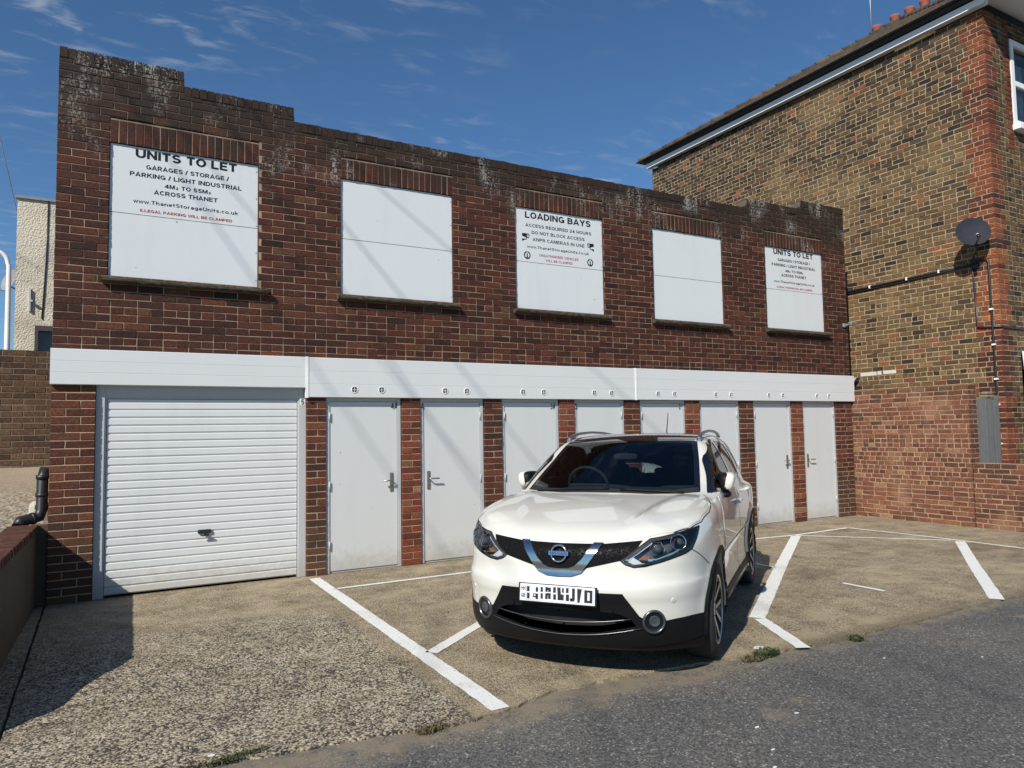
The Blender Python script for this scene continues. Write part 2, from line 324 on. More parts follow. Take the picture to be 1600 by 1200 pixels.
def aggregate():
    k = NT('exposed_aggregate_concrete'); co = k.co(); s = k.sep(co)
    w = k.noise(co, 20., 3.); cw = k.add('ShaderNodeVectorMath', operation='MULTIPLY_ADD'); k.put(cw.inputs[0], k.add('ShaderNodeTexNoise', i_Scale=22.).outputs['Color']); 
    k.put(cw.inputs[1], (.018, .018, .018)); k.put(cw.inputs[2], co); wv = cw.outputs[0]
    va = k.vor(wv, 88., 'F1', 'Color'); g = k.add('ShaderNodeRGBToBW'); k.put(g.inputs[0], va); g = g.outputs[0]
    vd = k.vor(wv, 88., 'F1', 'Distance')
    vb = k.vor(wv, 160., 'F1', 'Color'); g2 = k.add('ShaderNodeRGBToBW'); k.put(g2.inputs[0], vb); g2 = g2.outputs[0]
    n = k.noise(co, 70., 5., .7); big = k.noise(co, .8, 4., .6); big2 = k.noise(k.scale(co, (.6, 1.3, 1)), 1.4, 5., .6)
    g = k.math('ADD', g, k.math('ADD', k.math('MULTIPLY', k.math('SUBTRACT', k.noise(co, 9., 4., .6), .5), .42), k.math('MULTIPLY', k.math('SUBTRACT', k.noise(co, 2.1, 4., .6), .5), .35)))
    g2 = k.math('ADD', g2, k.math('MULTIPLY', k.math('SUBTRACT', k.noise(co, 4., 4., .6), .5), .45))
    stones = k.ramp(g, [(.20, (.022, .019, .018)), (.40, (.065, .054, .044)), (.50, (.25, .205, .14)), (.70, (.42, .355, .245)), (.92, (.56, .50, .38))])
    fine = k.ramp(g2, [(.22, (.045, .037, .03)), (.42, (.24, .19, .12)), (.72, (.41, .33, .21)), (1., (.54, .45, .31))])
    cem = k.mix(n, (.32, .26, .165, 1), (.46, .375, .245, 1))
    # coarse stone nearer the road on the drive slab, finer up by the building
    coarse = k.math('MULTIPLY', k.smooth(k.math('ADD', s[1], k.math('MULTIPLY', k.math('SUBTRACT', big, .5), 2.2)), -.9, -2.6), k.smooth(s[0], 1.93, 1.88))
    c = k.mix(k.math('ADD', k.math('MULTIPLY', coarse, .8), .15), fine, stones)
    worn = k.math('MULTIPLY', k.smooth(big2, .50, .66), k.math('SUBTRACT', 1., k.math('MULTIPLY', coarse, .8)))
    c = k.mix(k.math('MULTIPLY', worn, .62), c, cem)
    bare = k.math('MULTIPLY', k.smooth(k.noise(k.scale(co, (.55, 1.2, 1)), 1.0, 4., .6), .56, .66), k.smooth(s[0], 2.0, 4.2))
    c = k.mix(k.math('MULTIPLY', bare, .5), c, k.mix(1., c, (.42, .39, .36, 1), 'MULTIPLY'))
    c = k.mix(k.smooth(k.noise(co, 3.3, 4., .6), .40, .72), c, k.mix(1., c, (.74, .72, .68, 1), 'MULTIPLY'))
    oil = k.math('MULTIPLY', k.smooth(k.noise(k.scale(co, (1., 1.3, 1)), 2.3, 4., .65), .60, .70), .55); c = k.mix(oil, c, k.mix(1., c, (.40, .36, .32, 1), 'MULTIPLY'))
    lum = k.smooth(k.noise(k.scale(co, (.9, .5, 1)), .9, 5., .7), .38, .66); c = k.mix(k.math('MULTIPLY', lum, .5), c, k.mix(1., c, (1.22, 1.21, 1.2, 1), 'MULTIPLY'))
    edge = k.smooth(k.math('ADD', s[1], k.math('MULTIPLY', k.math('SUBTRACT', n, .5), .25)), -4.62, -4.80)
    c = k.mix(k.math('MULTIPLY', edge, .55), c, (.10, .075, .045, 1))
    cr = k.vor(k.mix(.35, co, k.add('ShaderNodeTexNoise', i_Scale=1.6, i_Detail=8.).outputs['Color']), .75, 'DISTANCE_TO_EDGE', 'Distance')
    crack = k.math('MULTIPLY', k.math('MULTIPLY', k.smooth(cr, .010, .0), k.smooth(s[0], 6.0, 7.5)), k.smooth(k.noise(co, .9, 2.), .50, .60))
    c = k.mix(k.math('MULTIPLY', crack, .55), c, (.05, .04, .03, 1))
    k.set(Base_Color=c, Roughness=.93); k.bump(k.math('SUBTRACT', k.math('MULTIPLY', n, .8), k.math('MULTIPLY', vd, 1.2)), .6, .006); return k.mat
def linepaint():
    k = NT('worn_road_paint'); co = k.co(); n = k.noise(co, 60., 5., .7); n2 = k.noise(co, 9., 4., .6)
    c = k.mix(n2, (.66, .66, .63, 1), (.80, .80, .77, 1)); hole = k.smooth(k.math('ADD', n, k.math('MULTIPLY', n2, .35)),   .77, .85)
    c = k.mix(k.math('MULTIPLY', k.smooth(k.noise(co, 1.7, 4., .6), .48, .75), .35), c, (.42, .38, .31, 1))
    c = k.mix(hole, c, (.20, .16, .11, 1)); k.set(Base_Color=c, Roughness=.75); k.bump(n, .5, .004); return k.mat
M['asphalt'] = asphalt(); M['aggregate'] = aggregate(); M['line'] = linepaint()
M['soil'] = simple('dark_dirt', (.045, .036, .026), .98, nscale=20., namt=.5, bump=.6)
M['field'] = simple('distant_ground', (.10, .095, .07), .95, nscale=.3, namt=.3)
b = MB(); b.poly([(-900, -900, -.06), (900, -900, -.06), (900, 900, -.06), (-900, 900, -.06)]); tag(b.build('ground', M['field']), kind='structure')
EDGE = [(-3., -4.35), (.1, -4.47), (.51, -4.51), (.88, -4.58), (1.38, -4.64), (1.73, -4.73), (2.16, -4.69), (2.5, -4.58), (3.21, -4.60), (3.72, -4.68), (4.26, -4.77), (5.12, -4.83), (6.16, -4.81), (7.17, -4.78), (7.7, -4.82), (9., -4.80), (12.1, -4.85), (18., -4.9)]
def edge_pts(x0, x1, step=.05):
    o = []; x = x0
    xs = [e[0] for e in EDGE]; ys = [e[1] for e in EDGE]
    n = max(2, int((x1-x0)/step))
    for i in range(n+1):
        x = x0+(x1-x0)*i/n; o.append((x, float(np.interp(x, xs, ys)) + rng.uniform(-.014, .014)))
    return o
b = MB(); e = edge_pts(-3., 18., .06)
b.poly([(-60, -16, -.018), (60, -16, -.018), (60, -4.3, -.018), (18.2, -4.3, -.018), (18.2, -4.2, -.018), (-3.2, -4.2, -.018), (-60, -4.2, -.018)])
tag(b.build('road', M['asphalt']), kind='structure')
fore = empty('forecourt'); tag(fore, kind='structure')
def slab(pts, z0, z1, b):
    n = len(pts); b.poly([(x, y, z1) for x, y in pts])
    for i in range(n):
        p, q_ = pts[i], pts[(i+1) % n]; b.poly([(*p, z0), (*q_, z0), (*q_, z1), (*p, z1)])
b = MB()
def wob(x, y0, y1, a=.004): return [(x+rng.uniform(-a, a), y0+(y1-y0)*i/40) for i in range(41)]
e1 = edge_pts(-.47, 1.893); slab(e1 + wob(1.895, -4.70, 0.14) + [(-.445, .14)] + wob(-.455, .12, -4.44)[1:-1], -.05, 0., b)
e2 = edge_pts(1.908, 17.9); slab(e2 + [(17.9, .14)] + wob(1.905, .14, -4.70)[:-1], -.05, 0., b)
slab(edge_pts(-.9, -.48) + wob(-.474, -4.46, .14)[1:] + [(-.9, .14)], -.05, -.008, b)
b.build('slab', M['aggregate'], fore)
b = MB(); b.poly([(-1., .15, -.022), (-1., -4.42, -.022), (18., -4.75, -.022), (18., .15, -.022)]); b.build('joint_bed', M['soil'], fore)
def line(pts, w, name='painted_line'):
    """strip of road paint along a polyline, with slightly ragged edges"""
    b = MB(); P = [Vector((x, y, 0)) for x, y in pts]
    Lp = []; Rp = []
    for i in range(len(P)-1):
        d = (P[i+1]-P[i]); n = max(2, int(d.length/.05)); nn = Vector((-d.y, d.x, 0)).normalized()
        for j in range(n + (1 if i == len(P)-2 else 0)):
            p = P[i] + d*(j/n); Lp.append(p + nn*(w/2+rng.uniform(-.004, .004))); Rp.append(p - nn*(w/2+rng.uniform(-.004, .004)))
    for i in range(len(Lp)-1): b.poly([(Rp[i].x, Rp[i].y, .0045), (Rp[i+1].x, Rp[i+1].y, .0045), (Lp[i+1].x, Lp[i+1].y, .0045), (Lp[i].x, Lp[i].y, .0045)])
    return b.build(name, M['line'], fore)
line([(2.14, -.13), (2.105, -3.3), (2.09, -4.68)], .125)
line([(2.21, -.82), (3.79, -.80), (8.4, -.91), (9.05, -1.0), (10.46, -.95)], .065)
line([(2.17, -3.44), (2.86, -2.90), (4.4, -1.72)], .10)
line([(9.10, -1.06), (7.0, -2.56), (4.945, -4.05)], .135)
line([(4.95, -4.08), (4.57, -4.83)], .11)
line([(10.46, -.95), (10.52, -1.7), (10.55, -2.46), (10.53, -3.48), (10.5, -4.6)], .065)
line([(9.1, -1.0), (9.8, -1.8), (10.46, -2.58)], .06)
line([(10.46, -2.70), (8.9, -3.72), (7.31, -4.78)], .125)
line([(6.775, -3.55), (6.78, -4.01)], .055)
line([(6.88, -2.28), (6.88, -2.58)], .055)

# ------------------------------------------------------------------ brickwork
def run_subtract(runs, a, b):
    o = []
    for x0, x1 in runs:
        if b <= x0 or a >= x1: o.append((x0, x1)); continue
        if a > x0: o.append((x0, a))
        if b < x1: o.append((b, x1))
    return o
def put_brick(mb, Fr, u0, u1, z0, z1, t, m=0, jit=.0022, depth=.016, proud=.0):
    """Fr(u, d, z) -> world; d = distance out of the wall face"""
    j = lambda: rng.uniform(-jit, jit)
    pr = proud + rng.uniform(-.0012, .0025)
    f = [(u0+j(), pr+j()*.6, z0+j()), (u1+j(), pr+j()*.6, z0+j()), (u1+j(), pr+j()*.6, z1+j()), (u0+j(), pr+j()*.6, z1+j())]
    bk = [(p[0], -depth, p[2]) for p in f]
    ch = .0035
    c = [(u0+ch, 0, z0+ch), (u1-ch, 0, z0+ch), (u1-ch, 0, z1-ch), (u0+ch, 0, z1-ch)]
    c = [(f[i][0]+(c[i][0]-(u0 if i in (0, 3) else u1)), f[i][1], f[i][2]+(c[i][2]-(z0 if i < 2 else z1))) for i in range(4)]
    f = [(p[0], p[1]-.003, p[2]) for p in f]
    vs = [Fr(*p) for p in bk+f+c]
    mb.mesh(vs, [(8, 9, 10, 11), (4, 5, 9, 8), (5, 6, 10, 9), (6, 7, 11, 10), (7, 4, 8, 11), (0, 1, 5, 4), (1, 2, 6, 5), (2, 3, 7, 6), (3, 0, 4, 7)], m, t)
def coursed(mb, Fr, runs_at, z0, z1, ch, Ls, joint=.011, header_rows=(), flemish=False, mat_of=None, tone=None, mort=1, u_ref=0., jit=.0022, mort_d=.0055, half=True):
    n = int(round((z1-z0)/ch))
    for r in range(n):
        a = z0 + r*ch; bz = min(a+ch, z1)
        runs = runs_at((a+bz)/2)
        for (p, q_) in runs:
            mb.poly([Fr(p, -mort_d, a), Fr(q_, -mort_d, a), Fr(q_, -mort_d, bz), Fr(p, -mort_d, bz)], mort, rng.random())
            hd = r in header_rows
            x = u_ref + (0 if hd else (Ls/2 if r % 2 and half else 0)) - 40*Ls*3
            # course pattern
            pat = [Ls/2] if hd else ([Ls, Ls/2] if flemish else [Ls])
            if flemish: x = u_ref + (Ls*.75 if r % 2 else 0) - 60*(Ls*1.5)
            k = int((p-x)//sum(pat)); x += k*sum(pat); i = 0
            while x < q_:
                l = pat[i % len(pat)]; i += 1; x2 = x+l
                s, e_ = max(x, p), min(x2, q_)
                if e_-s > .03:
                    t = tone(s, a) if tone else rng.random()
                    m = mat_of((s+e_)/2, a, r) if mat_of else 0
                    put_brick(mb, Fr, s+joint/2 if s > p+1e-6 else s, e_-joint/2 if e_ < q_-1e-6 else e_, a+joint/2, bz-joint/2, t, m, jit)
                x = x2
# ------------------------------------------------------------------ the storage building
GX0, GX1 = -.45, 12.02
CH = .0812
WIN = [(.021, 1.531), (2.490, 3.990), (4.940, 6.445), (7.390, 8.875), (9.885, 11.380)]
WZ0, WZ1 = 3.335, 4.765
gar = empty('storage_building', (GX0, 0, 0))
tag(gar, 'two-storey dark red brick storage building with boarded windows above a row of white doors', 'building')
gar.location = (0, 0, 0)
FrG = lambda u, d, z: (u, -d, z)
ZB = 2.522
tops = [(-.45, .728, 5.575), (.728, 1.928, 5.41), (1.928, 9.485, 5.245), (9.485, 10.85, 5.41), (10.85, 12.02, 5.575)]
SOLD = .247
def runs_up(z):
    r = [(a, b_) for a, b_, t in tops if z < t]
    mer = []
    for a, b_ in r:
        if mer and abs(mer[-1][1]-a) < 1e-6: mer[-1] = (mer[-1][0], b_)
        else: mer.append((a, b_))
    for x0, x1 in WIN:
        if WZ0 < z < WZ1+SOLD+.004: mer = run_subtract(mer, x0, x1)
    return mer
mb = MB()
nco = int(round((5.575-ZB)/CH))
coursed(mb, FrG, runs_up, ZB, ZB+nco*CH, CH, .251, joint=.0095, header_rows=(1, 5, 9), u_ref=-.45)
# soldier lintels
for x0, x1 in WIN:
    n = 19; w = (x1-x0)/n
    mb.poly([FrG(x0, -.0055, WZ1), FrG(x1, -.0055, WZ1), FrG(x1, -.0055, WZ1+SOLD+.012), FrG(x0, -.0055, WZ1+SOLD+.012)], 1)
    for i in range(n): put_brick(mb, FrG, x0+i*w+.005, x0+(i+1)*w-.005, WZ1+rng.uniform(-.003, .002), WZ1+SOLD-.004, rng.random()*.85)
# coping of bricks on edge, with a real depth
for a, b_, t in tops:
    n = int(round((b_-a)/.0805)); w = (b_-a)/n
    for i in range(n):
        j = rng.uniform(-.004, .004); tt = rng.random()*.9
        mb.box((a+i*w+.004, -.006+j, t+.006), (a+(i+1)*w-.004, .225, t+.112+rng.uniform(-.005, .005)), 0, tt)
    mb.box((a+.002, .003, t), (b_-.002, .222, t+.098), 1, 0., skip=(0,))
for i in range(len(tops)-1):     # stepped ends of the parapet
    (a, b_, t), (a2, b2, t2) = tops[i], tops[i+1]
    lo, hi = min(t, t2), max(t, t2)
    k_ = 0; z = lo+.112
    while z < hi-.02: mb.box((b_-.0015 if t > t2 else b_-.004, .002, z), (b_+.004 if t > t2 else b_+.0015, .222, min(z+CH-.01, hi)), 0, rng.random()); z += CH
# window reveals behind the face and the wall's other sides
for x0, x1 in WIN:
    for (p, q_) in (((x0, WZ0), (x0, WZ1)), ((x1, WZ1), (x1, WZ0)), ((x0, WZ1), (x1, WZ1)), ((x1, WZ0), (x0, WZ0))):
        mb.poly([(p[0], .004, p[1]), (q_[0], .004, q_[1]), (q_[0], .12, q_[1]), (p[0], .12, p[1])], 0, .4)
    mb.poly([(x0, .12, WZ0), (x1, .12, WZ0), (x1, .12, WZ1), (x0, .12, WZ1)], 1, .4)
mb.build('brickwork', [M['brick'], M['mortar']], gar)
def block_mat():
    k = NT('side_brick'); co = k.co(); bt = k.add('ShaderNodeTexBrick', i_Scale=1.); k.put(bt.inputs['Vector'], k.scale(co, (1, 1, 1)))
    s = k.sep(co); cbn = k.add('ShaderNodeCombineXYZ'); k.put(cbn.inputs[0], k.math('ADD', s[0], s[1])); k.put(cbn.inputs[1], s[2]); k.put(bt.inputs['Vector'], cbn.outputs[0])
    bt.inputs['Brick Width'].default_value = .25; bt.inputs['Row Height'].default_value = CH; bt.inputs['Mortar Size'].default_value = .006
    bt.inputs['Color1'].default_value = (.09, .03, .02, 1); bt.inputs['Color2'].default_value = (.13, .045, .03, 1); bt.inputs['Mortar'].default_value = (.35, .26, .18, 1)
    k.set(Base_Color=bt.outputs['Color'], Roughness=.9); k.bump(bt.outputs['Fac'], -.4, .006); return k.mat
M['sidebrick'] = block_mat()
mb = MB()
mb.poly([(GX0, 0.012, 0), (GX0, 6.5, 0), (GX0, 6.5, 5.1), (GX0, .012, 5.1)]); mb.poly([(GX0, .012, 5.1), (GX0, .222, 5.1), (GX0, .222, 5.57), (GX0, .012, 5.57)])
mb.poly([(GX1, 0.012, 0), (GX1, .222, 0), (GX1, .222, 5.57), (GX1, .012, 5.57)]); mb.poly([(GX1, .222, 0), (GX1, 6.5, 0), (GX1, 6.5, 5.1), (GX1, .222, 5.1)])
mb.poly([(GX0, 6.5, 0), (GX1, 6.5, 0), (GX1, 6.5, 5.1), (GX0, 6.5, 5.1)])
for a, b_, t in tops: mb.poly([(a, .222, 5.0), (b_, .222, 5.0), (b_, .222, t+.01), (a, .222, t+.01)])
mb.build('side_wall', M['sidebrick'], gar)
mb = MB(); mb.poly([(GX0, .222, 5.08), (GX1, .222, 5.08), (GX1, 6.5, 5.0), (GX0, 6.5, 5.0)]); mb.build('flat_roof', simple('roofing_felt', (.06, .06, .06), .95, nscale=5., namt=.3), gar)
# ground-floor piers
M['mortar_pier'] = mortar('pier_mortar', (.44, .34, .22))
DX = [(2.314, 3.249), (3.513, 4.406), (4.688, 5.597), (5.869, 6.758), (7.057, 7.959), (8.262, 9.141), (9.469, 10.393), (10.690, 11.557)]
PIER = [(-.45, -.062, 0)] + [(2.086, DX[0][0]-.004, 0)] + [(DX[i][1]+.012, DX[i+1][0]-.004, 1 if i % 2 == 0 else 0) for i in range(7)] + [(DX[7][1]+.008, 12.02, 0)]
for a, b_, red in PIER:
    mb = MB(); w = b_-a; n = 27; ch = 2.19/n; mort = 1
    for r in range(n):
        z0 = r*ch; z1 = z0+ch
        if red or w < .34: cuts = [a, b_] if r % 2 == (0 if red else 1) else [a, a+w*rng.uniform(.46, .56), b_]
        else: cuts = [a, a+.127, b_] if r % 2 else [a, a+.255, b_]
        if w > .42: cuts = [a, a+.127, a+.127+.165, b_] if r % 2 else [a, a+.25, b_]
        mb.poly([FrG(a+.002, -.0055, z0), FrG(b_-.002, -.0055, z0), FrG(b_-.002, -.0055, z1), FrG(a+.002, -.0055, z1)], 1)
        for sx in (a+.004, b_-.004): mb.poly([(sx, .0055, z0), (sx, .14, z0), (sx, .14, z1), (sx, .0055, z1)], 1)
        for i in range(len(cuts)-1):
            p = cuts[i]+(.005 if i else 0); q_ = cuts[i+1]-(.005 if i < len(cuts)-2 else 0)
            put_brick(mb, FrG, p, q_, z0+.0055, z1-.0055, rng.random(), 0, depth=.016)
            if i == 0: mb.box((a, .010, z0+.0055), (a+.05, .115, z1-.0055), 0, rng.random(), skip=(3,) if False else ())
            if i == len(cuts)-2: mb.box((b_-.05, .010, z0+.0055), (b_, .115, z1-.0055), 0, rng.random())
    mb.build('pier', [M['brick_red'] if red else M['brick_pier'], M['mortar_pier']], gar)
# dark core so that no daylight shows between frames and piers
mb = MB(); mb.box((-.44, .16, .001), (12.01, .2, 2.53)); mb.build('inner_wall', M['dark'], gar)
# fascia cladding
def fascia(x0, x1, z0, z1):
    b = MB(); prof = [(-.012, z0), (-.046, z0), (-.05, z0+.006)]
    h = (z1-z0-.012)/3
    for i in range(1, 3): zc = z0+.006+h*i; prof += [(-.05, zc-.003), (-.0475, zc), (-.05, zc+.003)]
    prof += [(-.05, z1-.006), (-.046, z1), (-.001, z1)]
    for (y0, a), (y1, c_) in zip(prof, prof[1:]): b.poly([(x0, y0, a), (x1, y0, a), (x1, y1, c_), (x0, y1, c_)])
    for x in (x0, x1): b.poly([(x, y, z) for y, z in prof])
    b.poly([(x0, -.012, z0), (x1, -.012, z0), (x1, .15, z0), (x0, .15, z0)])
    return recalc(b.build('fascia_board', M['upvc'], gar))
f1 = fascia(-.462, 2.062, 2.185, 2.548); f2 = fascia(2.088, 6.935, 2.076, 2.546); f3 = fascia(6.96, 12.055, 2.078, 2.55)
for x, z0 in ((2.075, 2.07), (6.9475, 2.074)):
    b = MB(); b.box((x-.015, -.056, z0), (x+.015, -.002, 2.552)); b.build('fascia_joint_cover', M['white_gloss'], gar)
VENTX = [2.64, 2.98, 3.83, 4.14, 4.99, 5.32, 6.18, 6.49, 7.37, 7.70, 8.57, 8.91, 9.79, 10.13, 11.01, 11.33]
v0 = None
for i, x in enumerate(VENTX):
    par = f2 if x < 6.93 else f3
    if v0 is None:
        b = MB(); Mx = Matrix.Rotation(R(90), 4, 'X')
        b.lathe([(.048, 0.), (.048, .004), (.046, .006), (.040, .006), (.039, .001)], 28, 0, Mx)
        b.lathe([(.0391, .0016), (.0001, .0016)], 28, 1, Mx, False)
        b.box((-.0395, -.0056, -.0032), (.0395, -.0018, .0032)); b.box((-.0032, -.0058, -.0395), (.0032, -.0018, .0395))
        v0 = b.build('vent', [M['white_gloss'], M['dark']], par); o = v0
    else: o = v0.copy(); COL.objects.link(o); o.parent = par
    o.location = (x, -.0505, 2.172); o.scale = (.87, 1, .87)
# window sills
for i, (x0, x1) in enumerate(WIN):
    b = MB(); n = 40; a, e_ = x0-.055, x1+.055
    if i == 0: e_ = x1+.10
    def ring(x): 
        j = lambda s=.004: rng.uniform(-s, s)
        return [(x, .03, WZ0-.012+j(.002)), (x, -.075+j(), WZ0-.030+j()), (x, -.088+j(.006), WZ0-.040+j(.005)), (x, -.086+j(.005), WZ0-.062+j(.006)), (x, -.072+j(.006), WZ0-.078+j()), (x, -.0045, WZ0-.079)]
    rs = [ring(a+(e_-a)*k_/n) for k_ in range(n+1)]
    for p, q_ in zip(rs, rs[1:]):
        for k_ in range(5): b.poly([p[k_], q_[k_], q_[k_+1], p[k_+1]])
    b.poly(rs[0]); b.poly(rs[-1][::-1]); b.build('window_sill', M['sill'], gar)

# garage door
b = MB(); x0, x1 = .045, 1.985; zb, zt = .025, 2.045
YD = .078
nr = 24; h = (zt-.03-zb)/nr
prof = [(YD+.02, zb)]
for i in range(nr):
    z = zb+i*h
    prof += [(YD+.007, z+.001), (YD-.006, z+.014), (YD-.006, z+h-.012), (YD+.007, z+h-.003)]
prof += [(YD, zt-.03), (YD, zt)]
for (ya, za), (yb, zc) in zip(prof, prof[1:]): b.poly([(x0, ya, za), (x1, ya, za), (x1, yb, zc), (x0, yb, zc)])
gd = b.build('garage_door', M['garage_door'], gar)
b = MB()
b.box((-.058, .045, .004), (.020, .15, 2.186)); b.box((.020, .062, .004), (.040, .15, 2.07)); b.box((2.005, .045, .004), (2.083, .15, 2.186)); b.box((1.99, .062, .004), (2.005, .15, 2.07))
b.box((.020, .055, 2.07), (2.005, .15, 2.186)); b.box((.040, .066, 2.05), (1.99, .15, 2.07))
b.build('frame', M['frame'], gd)
b = MB()
b.bbox((.925, YD-.035, .585), (1.062, YD-.005, .628), .010, 0)
b.bbox((.978, YD-.060, .565), (1.010, YD-.02, .603), .006, 0)
b.tube([(.952, YD-.058, .572), (1.036, YD-.058, .572)], .010, 10)
b.build('handle', M['blackplastic'], gd)
b = MB(); b.box((2.018, .0415, 1.985), (2.072, .0448, 2.062)); nb_ = b.build('number_plate', M['white_gloss'], gd)
text_mesh('door_number', '5', M['black_ink'], 2.026, 2.064, 1.992, 2.056, .041, gd, .22)

# steel doors
for i, (x0, x1) in enumerate(DX):
    y = .034; a, e_ = x0+.045, x1-.045
    b = MB(); b.bbox((a, y, .03), (e_, y+.045, 2.03), .002); d = b.build('door', M['door'], gar)
    b = MB(); b.box((x0, .022, .006), (a-.004, .15, 2.074)); b.box((e_+.004, .022, .006), (x1, .15, 2.074)); b.box((a-.004, .022, 2.034), (e_+.004, .15, 2.074))
    b.box((a-.004, .045, .004), (e_+.004, .15, .026)); b.build('frame', M['frame'], d)
    left = i % 2 == 1                     # handle side
    hx = a+.065 if left else e_-.075
    b = MB(); b.bbox((hx-.022, y-.010, .925), (hx+.022, y-.0005, 1.155), .008)
    dr = 1 if left else -1
    b.tube([(hx, y-.008, 1.062), (hx, y-.055, 1.062), (hx+dr*.012, y-.062, 1.062), (hx+dr*.125, y-.062, 1.060)], .0095, 10)
    b.tube([(hx, y-.008, 1.0), (hx, y-.018, 1.0)], .013, 12)
    b.build('handle', M['steel'], d)
    hgx = e_+.002 if left else a-.002
    for z in (.28, .98, 1.80):
        b = MB(); b.tube([(hgx, .0185, z), (hgx, .0185, z+.10)], .009, 10); b.build('hinge', M['frame'], d)
    s, nx0, nx1 = [('4A', e_-.075, e_+.012), ('4', x0+.012, x0+.052), ('3A', e_-.075, e_+.008), ('3', x0-.010+.02, x0+.055), ('2', e_-.06, e_-.022), ('2', x0+.004, x0+.045), ('1', e_-.04, e_-.025), ('', 0, 0)][i]
    if s: text_mesh('door_number', s, M['black_ink'], nx0, nx1, 1.935, 2.022, .021 if left else .0325, d, .17)

# ------------------------------------------------------------------ boards over the windows
def board(i, label, group=None):
    x0, x1 = WIN[i]; e_ = .006; y = .024
    b = MB(); zj = 4.022 if i != 2 else 3.998
    b.bbox((x0+e_, y, zj+.003), (x1-e_, y+.012, WZ1-.004), .0015); b.bbox((x0+e_, y, WZ0+.004), (x1-e_, y+.012, zj-.003), .0015)
    b.box((x0+e_+.01, y+.006, zj-.004), (x1-e_-.01, y+.010, zj+.004), 1)
    for z in np.linspace(WZ0+.08, WZ1-.08, 5):
        for x in (x0+.022, x1-.022): b.tube([(x, y+.004, z), (x, y-.0025, z)], .007, 8, 2)
    o = b.build('sign_board' if i in (0, 2, 4) else 'window_board', [M['board'], M['dark'], M['zinc']])
    tag(o, label, 'sign' if i in (0, 2, 4) else 'board', group); return o
s1 = board(0, 'white sign board reading UNITS TO LET over the window above the ribbed garage door')
s2 = board(1, 'blank white board over the window between the UNITS TO LET sign above the garage door and the LOADING BAYS sign')
s3 = board(2, 'white sign board reading LOADING BAYS with camera symbols and two clamp emblems')
s4 = board(3, 'blank white board over the window to the right of the LOADING BAYS sign')
s5 = board(4, 'white sign board reading UNITS TO LET nearest the yellow brick house')
TY = .0228
def let_sign(par, dx, sx=1.):
    for s, x0, x1, z1, z0, ink, bold in [('UNITS TO LET', .264, 1.293, 4.738, 4.645, 'black_ink', .225), ('GARAGES / STORAGE /', .367, 1.208, 4.579, 4.531, 'black_ink', .2), ('PARKING / LIGHT INDUSTRIAL', .212, 1.346, 4.487, 4.439, 'black_ink', .2),
            ('4M', .551, .651, 4.393, 4.348, 'black_ink', .2), ('2', .660, .686, 4.374, 4.348, 'black_ink', .22), ('TO 55M', .714, .985, 4.393, 4.348, 'black_ink', .2), ('2', .992, 1.019, 4.374, 4.348, 'black_ink', .22),
            ('ACROSS THANET', .446, 1.091, 4.313, 4.265, 'black_ink', .2), ('www.ThanetStorageUnits.co.uk', .248, 1.310, 4.190, 4.150, 'black_ink', .165), ('ILLEGAL PARKING WILL BE CLAMPED', .314, 1.246, 4.089, 4.058, 'red_ink', .2)]:
        text_mesh('lettering', s, M[ink], x0+dx, x1+dx, z0, z1, TY, par, bold)
let_sign(s1, 0.); let_sign(s5, WIN[4][0]-WIN[0][0]-.004)
for s, x0, x1, z1, z0, ink, bold in [('LOADING BAYS', 5.110, 6.235, 4.715, 4.625, 'black_ink', .21), ('ACCESS REQUIRED 24 HOURS', 5.115, 6.245, 4.548, 4.502, 'black_ink', .17), ('DO NOT BLOCK ACCESS', 5.215, 6.122, 4.452, 4.405, 'black_ink', .17),
        ('ANPR CAMERAS IN USE', 5.231, 6.116, 4.354, 4.308, 'black_ink', .17), ('www.ThanetStorageUnits.co.uk', 5.135, 6.193, 4.241, 4.202, 'black_ink', .15), ('UNAUTHORISED VEHICLES', 5.335, 6.008, 4.133, 4.096, 'red_ink', .16), ('WILL BE CLAMPED', 5.442, 5.903, 4.066, 4.032, 'red_ink', .16)]:
    text_mesh('lettering', s, M[ink], x0, x1, z0, z1, TY, s3, bold)
def cam_symbol(cx, cz, mir):
    b = MB(); P = lambda pts: [(cx+mir*x, TY-.0004, cz+z) for x, z in pts]
    b.poly(P([(-.062, .030), (-.055, .052), (.045, .052), (.062, .040), (.060, .012), (.045, -.012), (.012, -.008), (-.055, .010)]))
    b.poly(P([(.004, -.008), (.016, -.010), (.012, -.034), (-.020, -.042), (-.024, -.032), (.002, -.026)]))
    b.poly(P([(-.062, -.028), (-.022, -.026), (-.024, -.046), (-.058, -.062)]))
    b.build('camera_symbol', M['black_ink'], s3)
    b = MB()
    for r, m in ((.017, 0), (.007, 1)): b.poly([(cx+mir*.036+r*math.cos(a), TY-.0009-.0004*m, cz+.020+1.15*r*math.sin(a)) for a in np.linspace(0, 2*math.pi, 20, endpoint=False)], m)
    b.build('camera_symbol_lens', [M['board'], M['black_ink']], s3)
cam_symbol(5.118, 4.350, 1); cam_symbol(6.226, 4.328, -1)
for cx in (5.138, 6.214):
    b = MB(); cz = 4.094; n = 24
    for i in range(n):
        a0, a1 = 2*math.pi*i/n, 2*math.pi*(i+1)/n; w = .017 if not (i in (5, 6)) else .006
        b.poly([(cx+r*math.cos(a), TY, cz+r*1.05*math.sin(a)) for r, a in ((.054, a0), (.054, a1), (.054-w, a1), (.054-w, a0))])
    b.poly([(cx+x, TY, cz+z) for x, z in ((-.006, .030), (.006, .030), (.010, -.028), (-.010, -.028))]); b.poly([(cx+x, TY, cz+z) for x, z in ((-.018, -.034), (.018, -.034), (.018, -.028), (-.018, -.028))])
    b.build('clamp_emblem', M['grey'] if False else M['black_ink'], s3)
